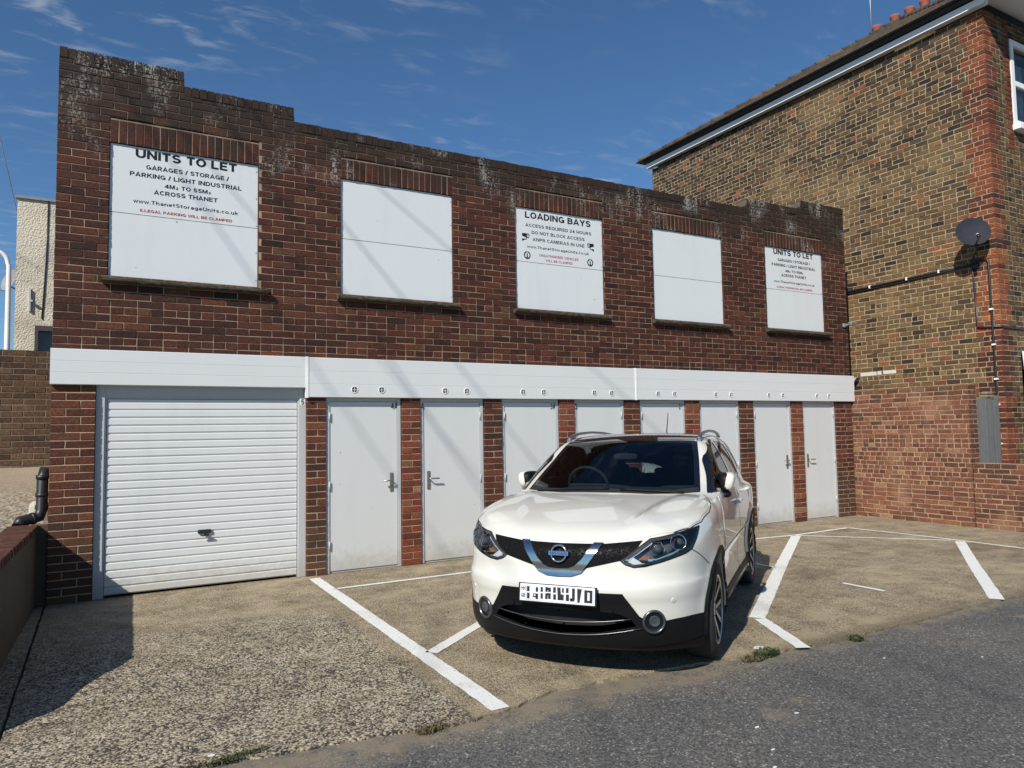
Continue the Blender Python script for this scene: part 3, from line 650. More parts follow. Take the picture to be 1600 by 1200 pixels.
# ------------------------------------------------------------------ the yellow brick house
HX, HY0, HY1, HZ = 13.05, -2.12, 6.50, 8.78
house = empty('brick_house', (HX, HY0, 0)); house.location = (0, 0, 0)
tag(house, 'tall yellow brick house with red brick corner and tiled roof at the right', 'house')
HC = .0865
FrS = lambda u, d, z: (HX-d, u, z)          # side wall, u = y
FrF = lambda u, d, z: (u, HY0-d, z)         # road front, u = x
def q_side(r): return .42 if (r//3) % 2 == 0 else .30
def q_front(r): return .24 if (r//3) % 2 == 0 else .35
mb = MB(); mq = MB(); mq2 = MB()
n = int(HZ/HC)
def tone_side(u, z):
    # lower and nearer parts are yellower, the top back is browner and sootier
    base = .56 - .30*min(1, max(0, (z-4.2)/3.2)) - .05*max(0, u)/4
    t = rng.gauss(base, .17)
    if rng.random() < .07: t = rng.uniform(0, .10)
    if rng.random() < .045: t = rng.uniform(.92, 1.)
    return min(1, max(0, t))
for r in range(n):
    z0 = r*HC; sub = MB()
    if z0 < .9: 
        pass
    qs = HY0 + q_side(r)
    coursed(mb, FrS, lambda z: [(qs, HY1)], z0, z0+HC, HC, .235, joint=.013, flemish=False, header_rows=(0,) if r % 4 == 1 else (), tone=tone_side, u_ref=HY0+(.0 if r % 2 else .118)+rng.uniform(-.02, .02), jit=.005, mort_d=.005, half=False)
    L_ = q_side(r); cuts = ([0, .19, L_] if r % 2 else [0, .105, L_]) if L_ < .35 else ([0, .225, L_] if r % 2 else [0, .115, .27, L_])
    dark = rng.random() < (.55 if 1.9 < z0 < 3.1 else .16); tq = rng.uniform(.0, .16) if dark else rng.gauss(.5 + (.25 if 3.3 < z0 < 5.2 else 0), .14)
    mq.poly([FrS(HY0+.003, -.005, z0), FrS(HY0+L_, -.005, z0), FrS(HY0+L_, -.005, z0+HC), FrS(HY0+.003, -.005, z0+HC)], 1)
    for a, b_ in zip(cuts, cuts[1:]): put_brick(mq, FrS, HY0+a+(.006 if a else -.001), HY0+b_-.006, z0+.006, z0+HC-.006, min(1, max(0, tq+rng.gauss(0, .08))), 0, .0025, depth=.02)
    qf = q_front(r)
    runs = [(HX+qf, 13.84), (15.32, 17.99)] if 6.76 < z0+HC/2 < 8.46 else [(HX+qf, 17.99)]
    if z0 < 2.85: runs = [(HX+qf, 13.62), (15.5, 17.99)]
    coursed(mb, FrF, lambda z: runs, z0, z0+HC, HC, .235, joint=.013, header_rows=(0,) if r % 2 else (), tone=lambda u, z: min(1, max(0, rng.gauss(.36, .2))), u_ref=HX, jit=.004, mort_d=.005, half=False)
    mq2.poly([FrF(HX+.003, -.005, z0), FrF(HX+qf, -.005, z0), FrF(HX+qf, -.005, z0+HC), FrF(HX+.003, -.005, z0+HC)], 1)
    for a, b_ in zip([0, qf/2] if qf > .3 else [0], [qf/2, qf] if qf > .3 else [qf]): put_brick(mq2, FrF, HX+a+(.006 if a else -.001), HX+b_-.006, z0+.006, z0+HC-.006, min(1, max(0, tq+rng.gauss(0, .08))), 0, .0025, depth=.02)
    if 6.4 < z0 < 8.7:                # red jamb beside the window
        w = .12 if r % 2 else .22; put_brick(mq2, FrF, 13.83-w, 13.825, z0+.006, z0+HC-.006, min(1, max(0, rng.gauss(.42, .15))), 0, .0025, depth=.02, proud=.004)
wb = mb.build('wall', [M['stock'], M['mortar_house']], house)
mq.build('quoin', [M['quoin'], M['mortar_house']], house); mq2.build('quoin', [M['quoin'], M['mortar_house']], house)
b = MB(); b.poly([(HX+.01, HY1, 0), (18, HY1, 0), (18, HY1, HZ), (HX+.01, HY1, HZ)], 0, .5); b.poly([(18, HY1, 0), (18, HY0+.01, 0), (18, HY0+.01, HZ), (18, HY1, HZ)], 0, .5)
b.poly([(HX+.02, HY0+.2, .01), (18, HY0+.2, .01), (18, HY0+.2, HZ), (HX+.02, HY0+.2, HZ)], 0, .5); b.build('rear_wall', M['stock'], house)
# white-painted bricks
b = MB()
for y0, y1, z0 in ((.16, .50, 2.60), (.06, .14, 2.605), (-.235, .02, 2.61), (.52, .70, 2.51)): b.box((HX-.007, y0, z0), (HX+.01, y1, z0+.07))
b.build('painted_patch', simple('flaking_white_paint', (.62, .59, .52), .8, nscale=30., namt=.35), house)
# eaves, gutter, roof
OV = .36; EZ = 8.86
ex, ey0, ey1 = HX-OV, HY0-.62, HY1+.30
b = MB(); b.box((HX-.14, HY0-.10, 8.765), (HX-.012, HY1+.06, 8.885)); b.box((HX-.10, HY0-.10, 8.886), (HX-.012, HY1+.06, 8.955), 1); b.build('fascia', [M['white_gloss'], M['gutter']], house)
b = MB(); b.poly([(ex+.02, ey0, 8.965), (HX+.02, ey0, 8.965), (HX+.02, ey1, 8.965), (ex+.02, ey1, 8.965)]); b.build('eaves_board', M['gutter'], house)
b = MB(); b.poly([(ex, ey0+.01, 8.93), (18.5, ey0+.01, 8.93), (18.5, HY0+.05, 8.93), (ex, HY0+.05, 8.93)]); b.box((ex, ey0-.02, 8.90), (18.5, ey0+.0, 9.04)); b.build('soffit', M['white_gloss'], house)
b = MB(); g = 10
for i in range(g):
    a0, a1 = math.pi+math.pi*i/g, math.pi+math.pi*(i+1)/g
    gx, gz, gr = HX-.165, 8.965, .060
    b.poly([(gx+gr*math.cos(a0), ey0+.1, gz+gr*math.sin(a0)), (gx+gr*math.cos(a1), ey0+.1, gz+gr*math.sin(a1)), (gx+gr*math.cos(a1), HY1+.1, gz+gr*math.sin(a1)), (gx+gr*math.cos(a0), HY1+.1, gz+gr*math.sin(a0))], smooth=True)
for y in np.arange(HY0, HY1, .95): b.box((HX-.235, y, 8.93), (HX-.09, y+.03, 8.985))
b.build('gutter', M['gutter'], house)
def rooftile():
    k = NT('old_roof_tiles'); co = k.co(); t = k.attr(); n = k.noise(co, 14., 5., .7)
    c = k.ramp(t, [(0., (.045, .036, .030)), (.5, (.075, .056, .042)), (1., (.12, .075, .048))]); c = k.mix(k.smooth(n, .5, .75), c, (.12, .11, .075, 1))
    k.set(Base_Color=c, Roughness=.95); k.bump(n, .6, .02); return k.mat
M['tile'] = rooftile()
b = MB(); tp = .62; ez = 9.00; ex = HX-.21
hgt = lambda t_: ez + t_*tp
RW = 5.6
nrow = 44; st = RW/nrow
for r in range(nrow):                      # side slope, courses of tiles, hipped at both ends
    t0, t1 = r*st, (r+1)*st; ya, yb = HY0-.60+t0, HY1+.30-t0
    if yb-ya < .2: break
    w = .17; y = ya - rng.uniform(0, .08)
    while y < yb:
        p, q_ = max(y, ya), min(y+w-.004, yb)
        if q_ > p:
            dz = rng.uniform(0, .012)
            b.mesh([(ex+t0, p, hgt(t0)+.018+dz), (ex+t0, q_, hgt(t0)+.018+dz), (ex+t1+.02, q_, hgt(t1)+.010), (ex+t1+.02, p, hgt(t1)+.010), (ex+t0, p, hgt(t0)-.004), (ex+t0, q_, hgt(t0)-.004)], [(0, 3, 2, 1), (0, 1, 5, 4)], 0, rng.random())
        y += w
b.poly([(ex, HY0-.6, ez), (ex+RW*2, HY0-.6, ez), (ex+RW, HY0-.6+4.76, hgt(4.76))], 0, .5); b.poly([(ex, HY1+.3, ez), (ex+4.76, HY0-.6+4.76, hgt(4.76)), (ex+9.5, HY1+.3, ez)], 0, .5)
b.poly([(ex, HY0-.6, ez-.006), (ex, HY1+.3, ez-.006), (ex+4.7, HY0+4.1, hgt(4.7)-.006)], 0, .2)
roof = b.build('roof', M['tile'], house)
for s_ in (0, 1):                          # hip tiles
    bb = MB()
    for i in range(20):
        t0 = i*.235; t1 = t0+.25
        y0 = HY0-.6+t0 if s_ == 0 else HY1+.3-t0; y1 = HY0-.6+t1 if s_ == 0 else HY1+.3-t1
        bb.tube([(ex+t0, y0, hgt(t0)+.02), (ex+t1, y1, hgt(t1)+.005)], [.085, .072], 8, 0, True, rng.random())
    bb.build('hip_tile_row', M['tile'], roof)

b = MB(); b.box((18.75, 1.95, 10.6), (19.55, 4.15, 12.58), 0, .4); b.box((18.70, 1.90, 12.40), (19.60, 4.20, 12.52), 0, .2); ch_ = b.build('chimney', M['stock'], house)
pot0 = None
for x, y in ((19.15, 3.72), (19.1, 3.14), (19.1, 2.72), (19.1, 2.30)):
    if pot0 is None:
        b = MB(); b.lathe([(.13, 0), (.115, .06), (.11, .42), (.132, .46), (.138, .50), (.132, .53), (.11, .53), (.10, .2)], 20); pot0 = o = b.build('chimney_pot', M['pot'], ch_)
    else: o = pot0.copy(); COL.objects.link(o); o.parent = ch_
    o.location = (x, y, 12.50)
b = MB(); b.tube([(19.2, 3.92, 12.3), (19.2, 3.92, 15.6)], .022, 8); b.build('aerial_mast', M['zinc'], house)
# front window
wx0, wx1, wz0, wz1 = 13.86, 15.3, 6.86, 8.42
def glass_mat(name, tint, refl=.12):
    k = NT(name); nt = k.t; out = k.n['Material Output']
    tr = k.add('ShaderNodeBsdfTransparent'); tr.inputs[0].default_value = (*tint, 1); gl = k.add('ShaderNodeBsdfGlossy'); gl.inputs['Roughness'].default_value = .015
    lw = k.add('ShaderNodeFresnel'); lw.inputs['IOR'].default_value = 1.52
    ms = k.add('ShaderNodeMixShader'); nt.links.new(lw.outputs[0], ms.inputs[0]); nt.links.new(tr.outputs[0], ms.inputs[1]); nt.links.new(gl.outputs[0], ms.inputs[2]); nt.links.new(ms.outputs[0], out.inputs[0]); return k.mat
M['glass'] = glass_mat('window_glass', (.80, .84, .82))
fr = MB()
for a, b_ in (((wx0, HY0-.012, wz0), (wx0+.10, HY0+.09, wz1)), ((wx1-.10, HY0-.012, wz0), (wx1, HY0+.09, wz1)), ((wx0+.1, HY0-.012, wz1-.10), (wx1-.1, HY0+.09, wz1)), ((wx0+.1, HY0-.012, wz0), (wx1-.1, HY0+.09, wz0+.10)), ((wx0+.1, HY0-.0, 7.60), (wx1-.1, HY0+.07, 7.69)), ((14.53, HY0+.0, wz0+.1), (14.60, HY0+.07, wz1-.1))): fr.box(a, b_)
win = fr.build('window', M['white_gloss'], house)
b = MB(); b.poly([(wx0+.08, HY0+.04, wz0+.05), (wx1-.08, HY0+.04, wz0+.05), (wx1-.08, HY0+.04, wz1-.05), (wx0+.08, HY0+.04, wz1-.05)]); b.build('pane', M['glass'], win)
b = MB()
for i in range(40):
    x = wx0+.1+i*.031; d = .012*math.sin(i*1.7)
    b.poly([(x, HY0+.15+d, wz0+.05), (x+.031, HY0+.15+.012*math.sin((i+1)*1.7), wz0+.05), (x+.031, HY0+.15+.012*math.sin((i+1)*1.7), wz1-.3), (x, HY0+.15+d, wz1-.3)], smooth=True)
b.build('net_curtain', simple('net_curtain', (.50, .55, .53), .9), win)
b = MB(); b.bbox((wx0-.06, HY0-.13, wz0-.11), (wx1+.06, HY0+.02, wz0-.008), .012); b.build('sill', M['white_gloss'], win)
# corner of the white bay over the front door
b = MB(); b.mesh([(13.63, HY0-.9, 2.78), (16.5, HY0-.9, 2.78), (16.5, HY0-.008, 2.86), (13.63, HY0-.008, 2.86), (13.72, HY0-.9, 2.25), (16.5, HY0-.9, 2.25), (16.5, HY0-.008, 2.25), (13.72, HY0-.008, 2.25)], [(0, 1, 2, 3), (4, 7, 6, 5), (0, 4, 5, 1), (3, 2, 6, 7), (0, 3, 7, 4)])
for x in (13.76, 14.5, 15.3): b.box((x, HY0-.80, 0.), (x+.08, HY0-.72, 2.25))
bay = b.build('bay', M['white_gloss'], house)
b = MB(); b.poly([(13.78, HY0-.76, .8), (15.4, HY0-.76, .8), (15.4, HY0-.76, 2.25), (13.78, HY0-.76, 2.25)]); b.poly([(13.78, HY0-.02, .8), (13.78, HY0-.76, .8), (13.78, HY0-.76, 2.25), (13.78, HY0-.02, 2.25)]); b.build('pane', M['glass'], bay)
b = MB(); b.box((13.74, HY0-.82, 0), (15.5, HY0-.01, .8)); b.build('bay_base', M['oldred'], bay)

# dish, pipe and cables on the house side
dish = empty('satellite_dish', (HX-.01, -1.80, 4.36)); tag(dish, 'dark grey satellite dish on a pole bracket high on the yellow brick house side', 'satellite dish')
Nd = Vector((-.70, -.66, .27)).normalized(); Cd = Vector((12.70, -1.94, 4.86)) - dish.location
qd = Nd.to_track_quat('Z', 'Y').to_matrix().to_4x4(); Md = Matrix.Translation(Cd) @ qd
b = MB(); b.lathe([(.0001, -.055), (.08, -.050), (.16, -.034), (.225, -.012), (.255, .004), (.262, .006), (.262, .0), (.225, -.020), (.16, -.042), (.08, -.058), (.0001, -.064)], 40, 0, Md)
b.build('reflector', simple('dish_grey', (.026, .029, .038), .75, nscale=18., namt=.25, spec=.2), dish)
lnb = Cd + Nd*.30 + Vector((0, 0, -.245))
b = MB(); b.tube([Cd + Vector((0, 0, -.23)) - Nd*.03, Cd + Vector((0, 0, -.27)) + Nd*.12, lnb], .013, 8); b.build('feed_arm', M['gutter'], dish)
b = MB(); b.tube([lnb - Nd*.0, lnb + Vector((0, 0, .055)) - Nd*.05], [.024, .030], 12); b.tube([lnb + Vector((0, 0, .05)) - Nd*.045, lnb + Vector((0, 0, .075)) - Nd*.07], .026, 12, 1); b.build('receiver_head', [M['gutter'], M['white_gloss']], dish)
b = MB(); b.tube([Cd - Nd*.06, Cd + Vector((.16, .05, -.05)), Cd + Vector((.17, .05, -.28)), (-.11, .04, .02), (-.005, .04, .02)], .016, 8); b.box((-.014, -.02, -.06), (.012, .10, .10)); b.build('bracket', M['gutter'], dish)
X = HX-.022
def cable(name, pts, r, label, cat, mat='gutter', clips=(), clipmat='white_gloss'):
    b = MB(); b.tube(pts, r, 8); o = b.build(name, M[mat]); tag(o, label, cat)
    for c_ in clips:
        k_ = MB(); y, z, hor = c_; k_.box((X-.022, y-(.014 if hor else .028), z-(.028 if hor else .014)), (X+.03, y+(.014 if hor else .028), z+(.028 if hor else .014))); k_.build('clip', M[clipmat], o)
    return o
cable('cable', [(X, 6.3, 4.06), (X, 3., 4.20), (X, .6, 4.325), (X, -.6, 4.352), (X, -1.79, 4.39)], .019, 'thick black cable running along the yellow brick side wall to the dish', 'cable', clips=((.2, 4.335, True), (-.55, 4.351, True), (-1.15, 4.37, True)))
cable('cable', [(X+.004, 6.3, 4.01), (X+.004, 3., 4.155), (X+.004, .6, 4.285), (X, -.6, 4.315), (X, -1.72, 4.36), (X, -1.74, 3.9), (X, -1.75, 3.29), (X, -1.80, 3.275), (X, -2.13, 3.25), (HX+.03, HY0-.02, 3.245), (16., HY0-.02, 3.22)], .014, 'thin black cable dropping below the dish and wrapping the red brick corner', 'cable')
cable('drain_pipe', [(X, -1.79, 4.42), (X, -1.96, 4.425), (X, -1.985, 4.36), (X, -1.993, 3.4), (X, -2.0, 2.2), (X, -2.005, .5), (X, -2.005, .0)], .017, 'slim dark brown pipe with white clips running down the red brick corner', 'pipe', 'gutter', clips=((-1.99, 3.56, False), (-1.996, 2.96, False), (-2.002, 2.38, False), (-2.002, 1.95, False), (-2.004, 1.30, False)))

# ------------------------------------------------------------------ boundary wall, low wall and gate on the right
WXB = 12.05
def prism_wall(name, y0, y1, z1, label, hr, th=.23, coping=False, xw=WXB, seed=3, tmean=.5):
    mb = MB(); Fr = lambda u, d, z: (xw-d, u, z); nn = int(round(z1/.0775)); ch = z1/nn
    FrE = lambda u, d, z: (u, y0-d, z)
    for r in range(nn):
        z0 = r*ch
        coursed(mb, Fr, lambda z: [(y0, y1)], z0, z0+ch, ch, .232, joint=.012, header_rows=(0,) if (r in hr and r % 3) else (), tone=lambda u, z: min(1, max(0, rng.gauss(tmean - (.22 if z > z1-.24 else 0), .24))), u_ref=y0+rng.uniform(0, .23), flemish=(r in hr and r % 3 == 0), jit=.0045, half=False, mort_d=.004)
        coursed(mb, FrE, lambda z: [(xw, xw+th)], z0, z0+ch, ch, .232, joint=.012, header_rows=(0,) if r % 2 else (), tone=lambda u, z: min(1, max(0, rng.gauss(.22, .15))), u_ref=xw, jit=.003, half=False, mort_d=.004)
    mb.poly([(xw, y0, z1-.002), (xw+th, y0, z1-.002), (xw+th, y1, z1-.002), (xw, y1, z1-.002)], 1); mb.poly([(xw+th, y0, 0), (xw+th, y1, 0), (xw+th, y1, z1), (xw+th, y0, z1)], 1)
    o = mb.build('brickwork', [M['oldred'], M['mortar_old']]); o.name = name
    return tag(o, label, 'wall')
prism_wall('brick_wall', -2.06, 1.6, 2.262, 'weathered orange brick boundary wall between the storage building and the yellow house', set(range(8, 18)) | {20, 22})
prism_wall('low_wall', -6.2, -2.075, 1.012, 'low brown brick wall continuing toward the road below the timber gate', {3, 6}, tmean=.33)
gate = empty('timber_gate', (12.30, -2.03, 1.0)); tag(gate, 'narrow weathered grey timber gate between the brick wall and the red brick corner', 'gate'); gate.location = (0, 0, 0)
def oldwood():
    k = NT('silvered_timber'); co = k.co(); n = k.noise(k.scale(co, (30., 30., 1.6)), 2.2, 6., .7, dist=1.2); t = k.attr()
    c = k.ramp(n, [(.25, (.075, .075, .073)), (.5, (.155, .157, .155)), (.75, (.25, .25, .24))]); c = k.mix(k.math('MULTIPLY', t, .4), c, (.10, .10, .095, 1)); k.set(Base_Color=c, Roughness=.9); k.bump(n, .5, .004); return k.mat
M['oldwood'] = oldwood()
b = MB(); x = 12.29
while x < 12.86:
    w = rng.uniform(.082, .10); b.box((x, -2.045+rng.uniform(-.004, .004), .30), (x+w-.006, -2.02, 2.05+rng.uniform(-.012, .004)), 0, rng.random()); x += w
b.build('plank_panel', M['oldwood'], gate)
b = MB()
for z in (.6, 1.75): b.box((12.29, -2.018, z), (12.87, -1.975, z+.09), 0, .5)
b.build('rail', M['oldwood'], gate)
b = MB(); b.box((12.885, -2.05, 0), (12.96, -1.96, 2.10), 0, .8); b.build('post', M['oldwood'], gate)
b = MB(); b.bbox((12.58, -2.07, 2.062), (12.80, -1.95, 2.105), .012); b.bbox((12.60, -2.06, 2.11), (12.78, -1.96, 2.16), .02); tag(b.build('stone_cap', simple('worn_stone', (.22, .18, .12), .95, nscale=15., namt=.4)), 'small mossy stone cap resting on the top of the timber gate', 'stone')
# alley floor behind the walls
b = MB(); b.poly([(12.06, 14, .02), (12.06, -6.2, .02), (30, -6.2, .02), (30, 14, .02)]); tag(b.build('alley_ground', M['soil']), kind='structure')
lt = empty('security_light', (11.9, -.0, 3.45)); tag(lt, 'small grey security light on the right end of the storage building below the sign', 'light')
b = MB(); b.bbox((-.04, -.035, .0), (.05, -.002, .07), .006); b.tube([(.0, -.03, .03), (.03, -.10, .045)], .014, 8); b.build('bracket', M['grey'], lt)
b = MB(); b.bbox((-.01, -.17, .02), (.14, -.09, .085), .012); b.build('lamp_head', M['zinc'], lt)

# ------------------------------------------------------------------ left side: retaining wall, yard, far houses
def render_mat(name, col, rough=60., amt=.8):
    k = NT(name); co = k.co(); n = k.noise(co, rough, 4., .7); v = k.vor(co, rough*.8, 'SMOOTH_F1', 'Distance'); b2 = k.noise(co, 2.2, 5., .6)
    c = k.mix(k.smooth(b2, .4, .75), (*col, 1), tuple(x*.72 for x in col)+(1,)); k.set(Base_Color=c, Roughness=.95); k.bump(k.math('ADD', n, v), amt, .03); return k.mat
M['retain'] = render_mat('brown_cement_render', (.085, .060, .038), 30., .35)
ret = empty('retaining_wall', (-.6, 0, 0)); tag(ret, 'low brown rendered retaining wall with brick on edge coping at the left of the drive', 'wall'); ret.location = (0, 0, 0)
prof = [(.02, .80), (-2.90, .80), (-3.02, .74), (-3.15, .58), (-3.32, .49), (-3.5, .44), (-3.60, .33), (-3.62, .30)]
xw = lambda y: -.545 - .031*(-y)
b = MB()
for (ya, za), (yb, zb) in zip(prof, prof[1:]):
    A, B_ = za-.072, zb-.072
    b.poly([(xw(ya), ya, 0), (xw(yb), yb, 0), (xw(yb), yb, B_), (xw(ya), ya, A)]); b.poly([(xw(ya)-.23, ya, 0), (xw(yb)-.23, yb, 0), (xw(yb)-.23, yb, B_), (xw(ya)-.23, ya, A)])
    b.poly([(xw(ya), ya, A), (xw(yb), yb, B_), (xw(yb)-.23, yb, B_), (xw(ya)-.23, ya, A)])
ye = prof[-1][0]; b.poly([(xw(ye), ye, 0), (xw(ye)-.23, ye, 0), (xw(ye)-.23, ye, .23), (xw(ye), ye, .23)])
b.box((-.76, .021, 0), (-.452, .14, .79)); b.build('rendered_face', M['retain'], ret)
b = MB(); y = .02
while y > -3.55:
    y2 = y-.078; h = float(np.interp(-(y+y2)/2, [-p[0] for p in prof], [p[1] for p in prof])); s_ = (float(np.interp(-y2, [-p[0] for p in prof], [p[1] for p in prof]))-float(np.interp(-y, [-p[0] for p in prof], [p[1] for p in prof])))/2
    x = xw(y)+rng.uniform(-.004, .006); h += rng.uniform(-.003, .003)
    a = [(x-.24, y-.005, h-.07-s_), (x+.006, y-.005, h-.07-s_), (x+.006, y2+.005, h-.07+s_), (x-.24, y2+.005, h-.07+s_)]; tt = min(1, max(0, rng.gauss(.10, .12)))
    v = a + [(p[0], p[1], p[2]+.07) for p in a]
    b.mesh(v, [(4, 7, 6, 5), (0, 1, 5, 4), (1, 2, 6, 5), (2, 3, 7, 6), (3, 0, 4, 7)], 0, tt); b.poly([(x-.235, y, h-.012), (x, y, h-.012), (x, y2, h-.012), (x-.235, y2, h-.012)], 1); y = y2
b.build('coping', [M['oldred'], M['mortar_old']], ret)
yz = lambda y: .70 + .275*y
def gravel():
    k = NT('yard_gravel'); co = k.co(); v = k.vor(co, 38., 'F1', 'Color'); g = k.add('ShaderNodeRGBToBW'); k.put(g.inputs[0], v); g = g.outputs[0]; n = k.noise(co, 3., 4.); s = k.sep(co)
    st = k.ramp(g, [(.1, (.05, .043, .036)), (.4, (.20, .165, .12)), (.7, (.33, .285, .21)), (1., (.46, .41, .33))]); fl = k.mix(n, (.25, .20, .14, 1), (.34, .28, .20, 1))
    c = k.mix(k.math('MULTIPLY', k.smooth(s[1], 1.9, .6), .9), fl, st); k.set(Base_Color=c, Roughness=.95); k.bump(g, .6, .01); return k.mat
b = MB(); ys = np.linspace(-6, 2.3, 24); xs = np.linspace(-12, -.46, 30)
for j in range(len(ys)-1):
    for i in range(len(xs)-1):
        if xs[i+1] > -.74 and ys[j] < .05: continue
        P = lambda x, y: (x, y, max(-.03, yz(y)) + .012*math.sin(x*2.1+y*3))
        b.poly([P(xs[i], ys[j]), P(xs[i+1], ys[j]), P(xs[i+1], ys[j+1]), P(xs[i], ys[j+1])], smooth=True)
tag(b.build('yard_ground', gravel()), kind='structure')
b = MB(); b.poly([(-14, 2.3, 1.32), (-.45, 2.3, 1.32), (-.45, 12, 1.34), (-14, 12, 1.34)]); tag(b.build('rear_yard_ground', M['field']), kind='structure')
mb = MB(); FrY = lambda u, d, z: (u, 2.2-d, z)
coursed(mb, FrY, lambda z: [(-7., -.46)], 1.24, 2.745, .0752, .232, tone=lambda u, z: min(1, max(0, rng.gauss(.35 if z > 2.3 else .55, .2))), u_ref=-7., jit=.002)
mb.poly([(-7, 2.2, 2.744), (-.46, 2.2, 2.744), (-.46, 2.42, 2.744), (-7, 2.42, 2.744)], 1); mb.poly([(-7, 2.42, 1.2), (-.46, 2.42, 1.2), (-.46, 2.42, 2.744), (-7, 2.42, 2.744)], 1)
bw_ = mb.build('back_wall', [M['backbrick'], M['mortar_yard']]); tag(bw_, 'brown brick yard wall behind the drain pipe on the far left', 'wall')
b = MB(); b.tube([(-.405, .30, 1.30), (-.51, .22, 1.31), (-.515, .20, 1.24), (-.515, .18, .93), (-.535, .16, .865), (-.60, .13, .85), (-.685, .09, .835), (-.70, .05, .79)], [.055, .055, .052, .052, .055, .052, .056, .056], 14)
for z in (1.26, 1.08, .96): b.tube([(-.515, .195, z-.02), (-.515, .195, z+.02)], .060, 14)
b.tube([(-.60, .13, .85), (-.575, .145, .855)], .060, 14)
tag(b.build('drain_pipe', M['blackplastic']), 'black plastic drain pipe bending over the retaining wall at the building corner', 'pipe')
b = MB(); b.bbox((-.64, .34, .70), (-.46, .62, 1.0), .05); tag(b.build('concrete_block', simple('pale_concrete', (.50, .46, .38), .9, nscale=8., namt=.2)), 'pale rounded concrete block on the yard behind the black drain pipe', 'block')
b = MB(); b.box((-.03, -.045, 0), (.03, .045, 1.2)); hr_ = b.build('timber_beam', simple('raw_timber', (.28, .18, .09), .8, nscale=6., namt=.3)); hr_.location = (-1.0, 2.62, 2.42); hr_.rotation_euler = (0, R(58), 0); tag(hr_, 'sloping raw timber beam above the brown yard wall', 'beam')
rh = empty('rendered_house', (-1.5, 8, 0)); tag(rh, 'cream pebble-dashed house rising behind the yard wall at the far left', 'house'); rh.location = (0, 0, 0)
M['dash'] = render_mat('cream_pebble_dash', (.68, .61, .48), 48., .6)
b = MB(); x0, x1, y0, y1, zt = -1.49, 6., 8., 14., 6.27
b.poly([(x0, y0, 1.2), (-1.16, y0, 1.2), (-1.16, y0, zt), (x0, y0, zt)]); b.poly([(-1.16, y0, 3.82), (-.05, y0, 3.82), (-.05, y0, zt), (-1.16, y0, zt)]); b.poly([(-1.16, y0, 1.2), (-.05, y0, 1.2), (-.05, y0, 2.6), (-1.16, y0, 2.6)]); b.poly([(-.05, y0, 1.2), (x1, y0, 1.2), (x1, y0, zt), (-.05, y0, zt)])
b.poly([(x0, y0, 1.2), (x0, y1, 1.2), (x0, y1, zt), (x0, y0, zt)]); b.poly([(x0, y1, 1.2), (x1, y1, 1.2), (x1, y1, zt), (x0, y1, zt)]); b.poly([(x1, y0, 1.2), (x1, y1, 1.2), (x1, y1, zt), (x1, y0, zt)]); b.build('wall', M['dash'], rh)
b = MB(); b.box((x0-.03, y0-.04, zt), (x1+.03, y1+.03, zt+.05)); b.build('roof_edge', M['grey'], rh)
b = MB(); b.tube([(-.985, y0-.012, zt), (-1.0, y0-.014, 5.2), (-1.02, y0-.014, 4.6), (-1.05, y0-.012, 3.95)], .012, 6); b.build('cable', M['gutter'], rh)
b = MB(); b.box((-1.265, y0-.05, 4.08), (-1.235, y0+.01, 4.52)); b.box((-1.25, y0-.10, 4.26), (-1.20, y0-.05, 4.30)); b.build('pipe_stub', M['frame'], rh)
b = MB(); b.box((-1.16, y0-.01, 3.72), (-.05, y0+.08, 3.82)); b.box((-1.16, y0-.01, 2.6), (-1.10, y0+.08, 3.72)); b.box((-.62, y0-.0, 2.6), (-.57, y0+.06, 3.72)); b.box((-1.16, y0-.01, 2.6), (-.05, y0+.08, 2.66)); wn_ = b.build('window', simple('dark_frame', (.06, .05, .045), .5), rh)
b = MB(); b.poly([(-1.12, y0+.04, 2.62), (-.08, y0+.04, 2.62), (-.08, y0+.04, 3.74), (-1.12, y0+.04, 3.74)]); b.build('pane', M['glass'], wn_)
b = MB(); b.poly([(-1.16, y0+.3, 2.6), (-.05, y0+.3, 2.6), (-.05, y0+.3, 3.8), (-1.16, y0+.3, 3.8)]); b.build('blind', simple('grey_blind', (.35, .40, .45), .8), wn_)
b = MB(); b.lathe([(.0001, -.05), (.13, -.03), (.22, .01), (.23, .012), (.13, -.04), (.0001, -.06)], 24, 0, Matrix.Translation((-1.62, 8.35, 4.72)) @ Vector((-.8, -.55, .3)).to_track_quat('Z', 'Y').to_matrix().to_4x4()); b.tube([(-1.49, 8.4, 4.55), (-1.62, 8.38, 4.62)], .015, 6); b.tube([(-1.60, 8.33, 4.5), (-1.78, 8.20, 4.5)], .010, 6)
tag(b.build('satellite_dish', M['grey']), 'small dish on the side of the cream pebble-dashed house at far left', 'satellite dish')
lp = empty('street_lamp', (-1.40, 6.0, 1.3)); tag(lp, 'white curved-top street lamp post behind the yard wall on the far left', 'street lamp')
b = MB(); b.tube([(0, 0, 0), (0, 0, 2.), (-.005, 0, 3.25)] + [(-.02-.20*(1-math.cos(a)), 0, 3.28+.20*math.sin(a)) for a in np.linspace(0, math.pi/2, 8)] + [(-.7, 0, 3.50), (-1.0, 0, 3.52)], [.05, .042, .037]+[.035]*8+[.03, .03], 12); b.build('post', M['white_gloss'], lp)
b = MB(); b.bbox((-1.45, -.10, 3.47), (-.95, .10, 3.58), .03); b.build('lamp_head', M['grey'], lp)
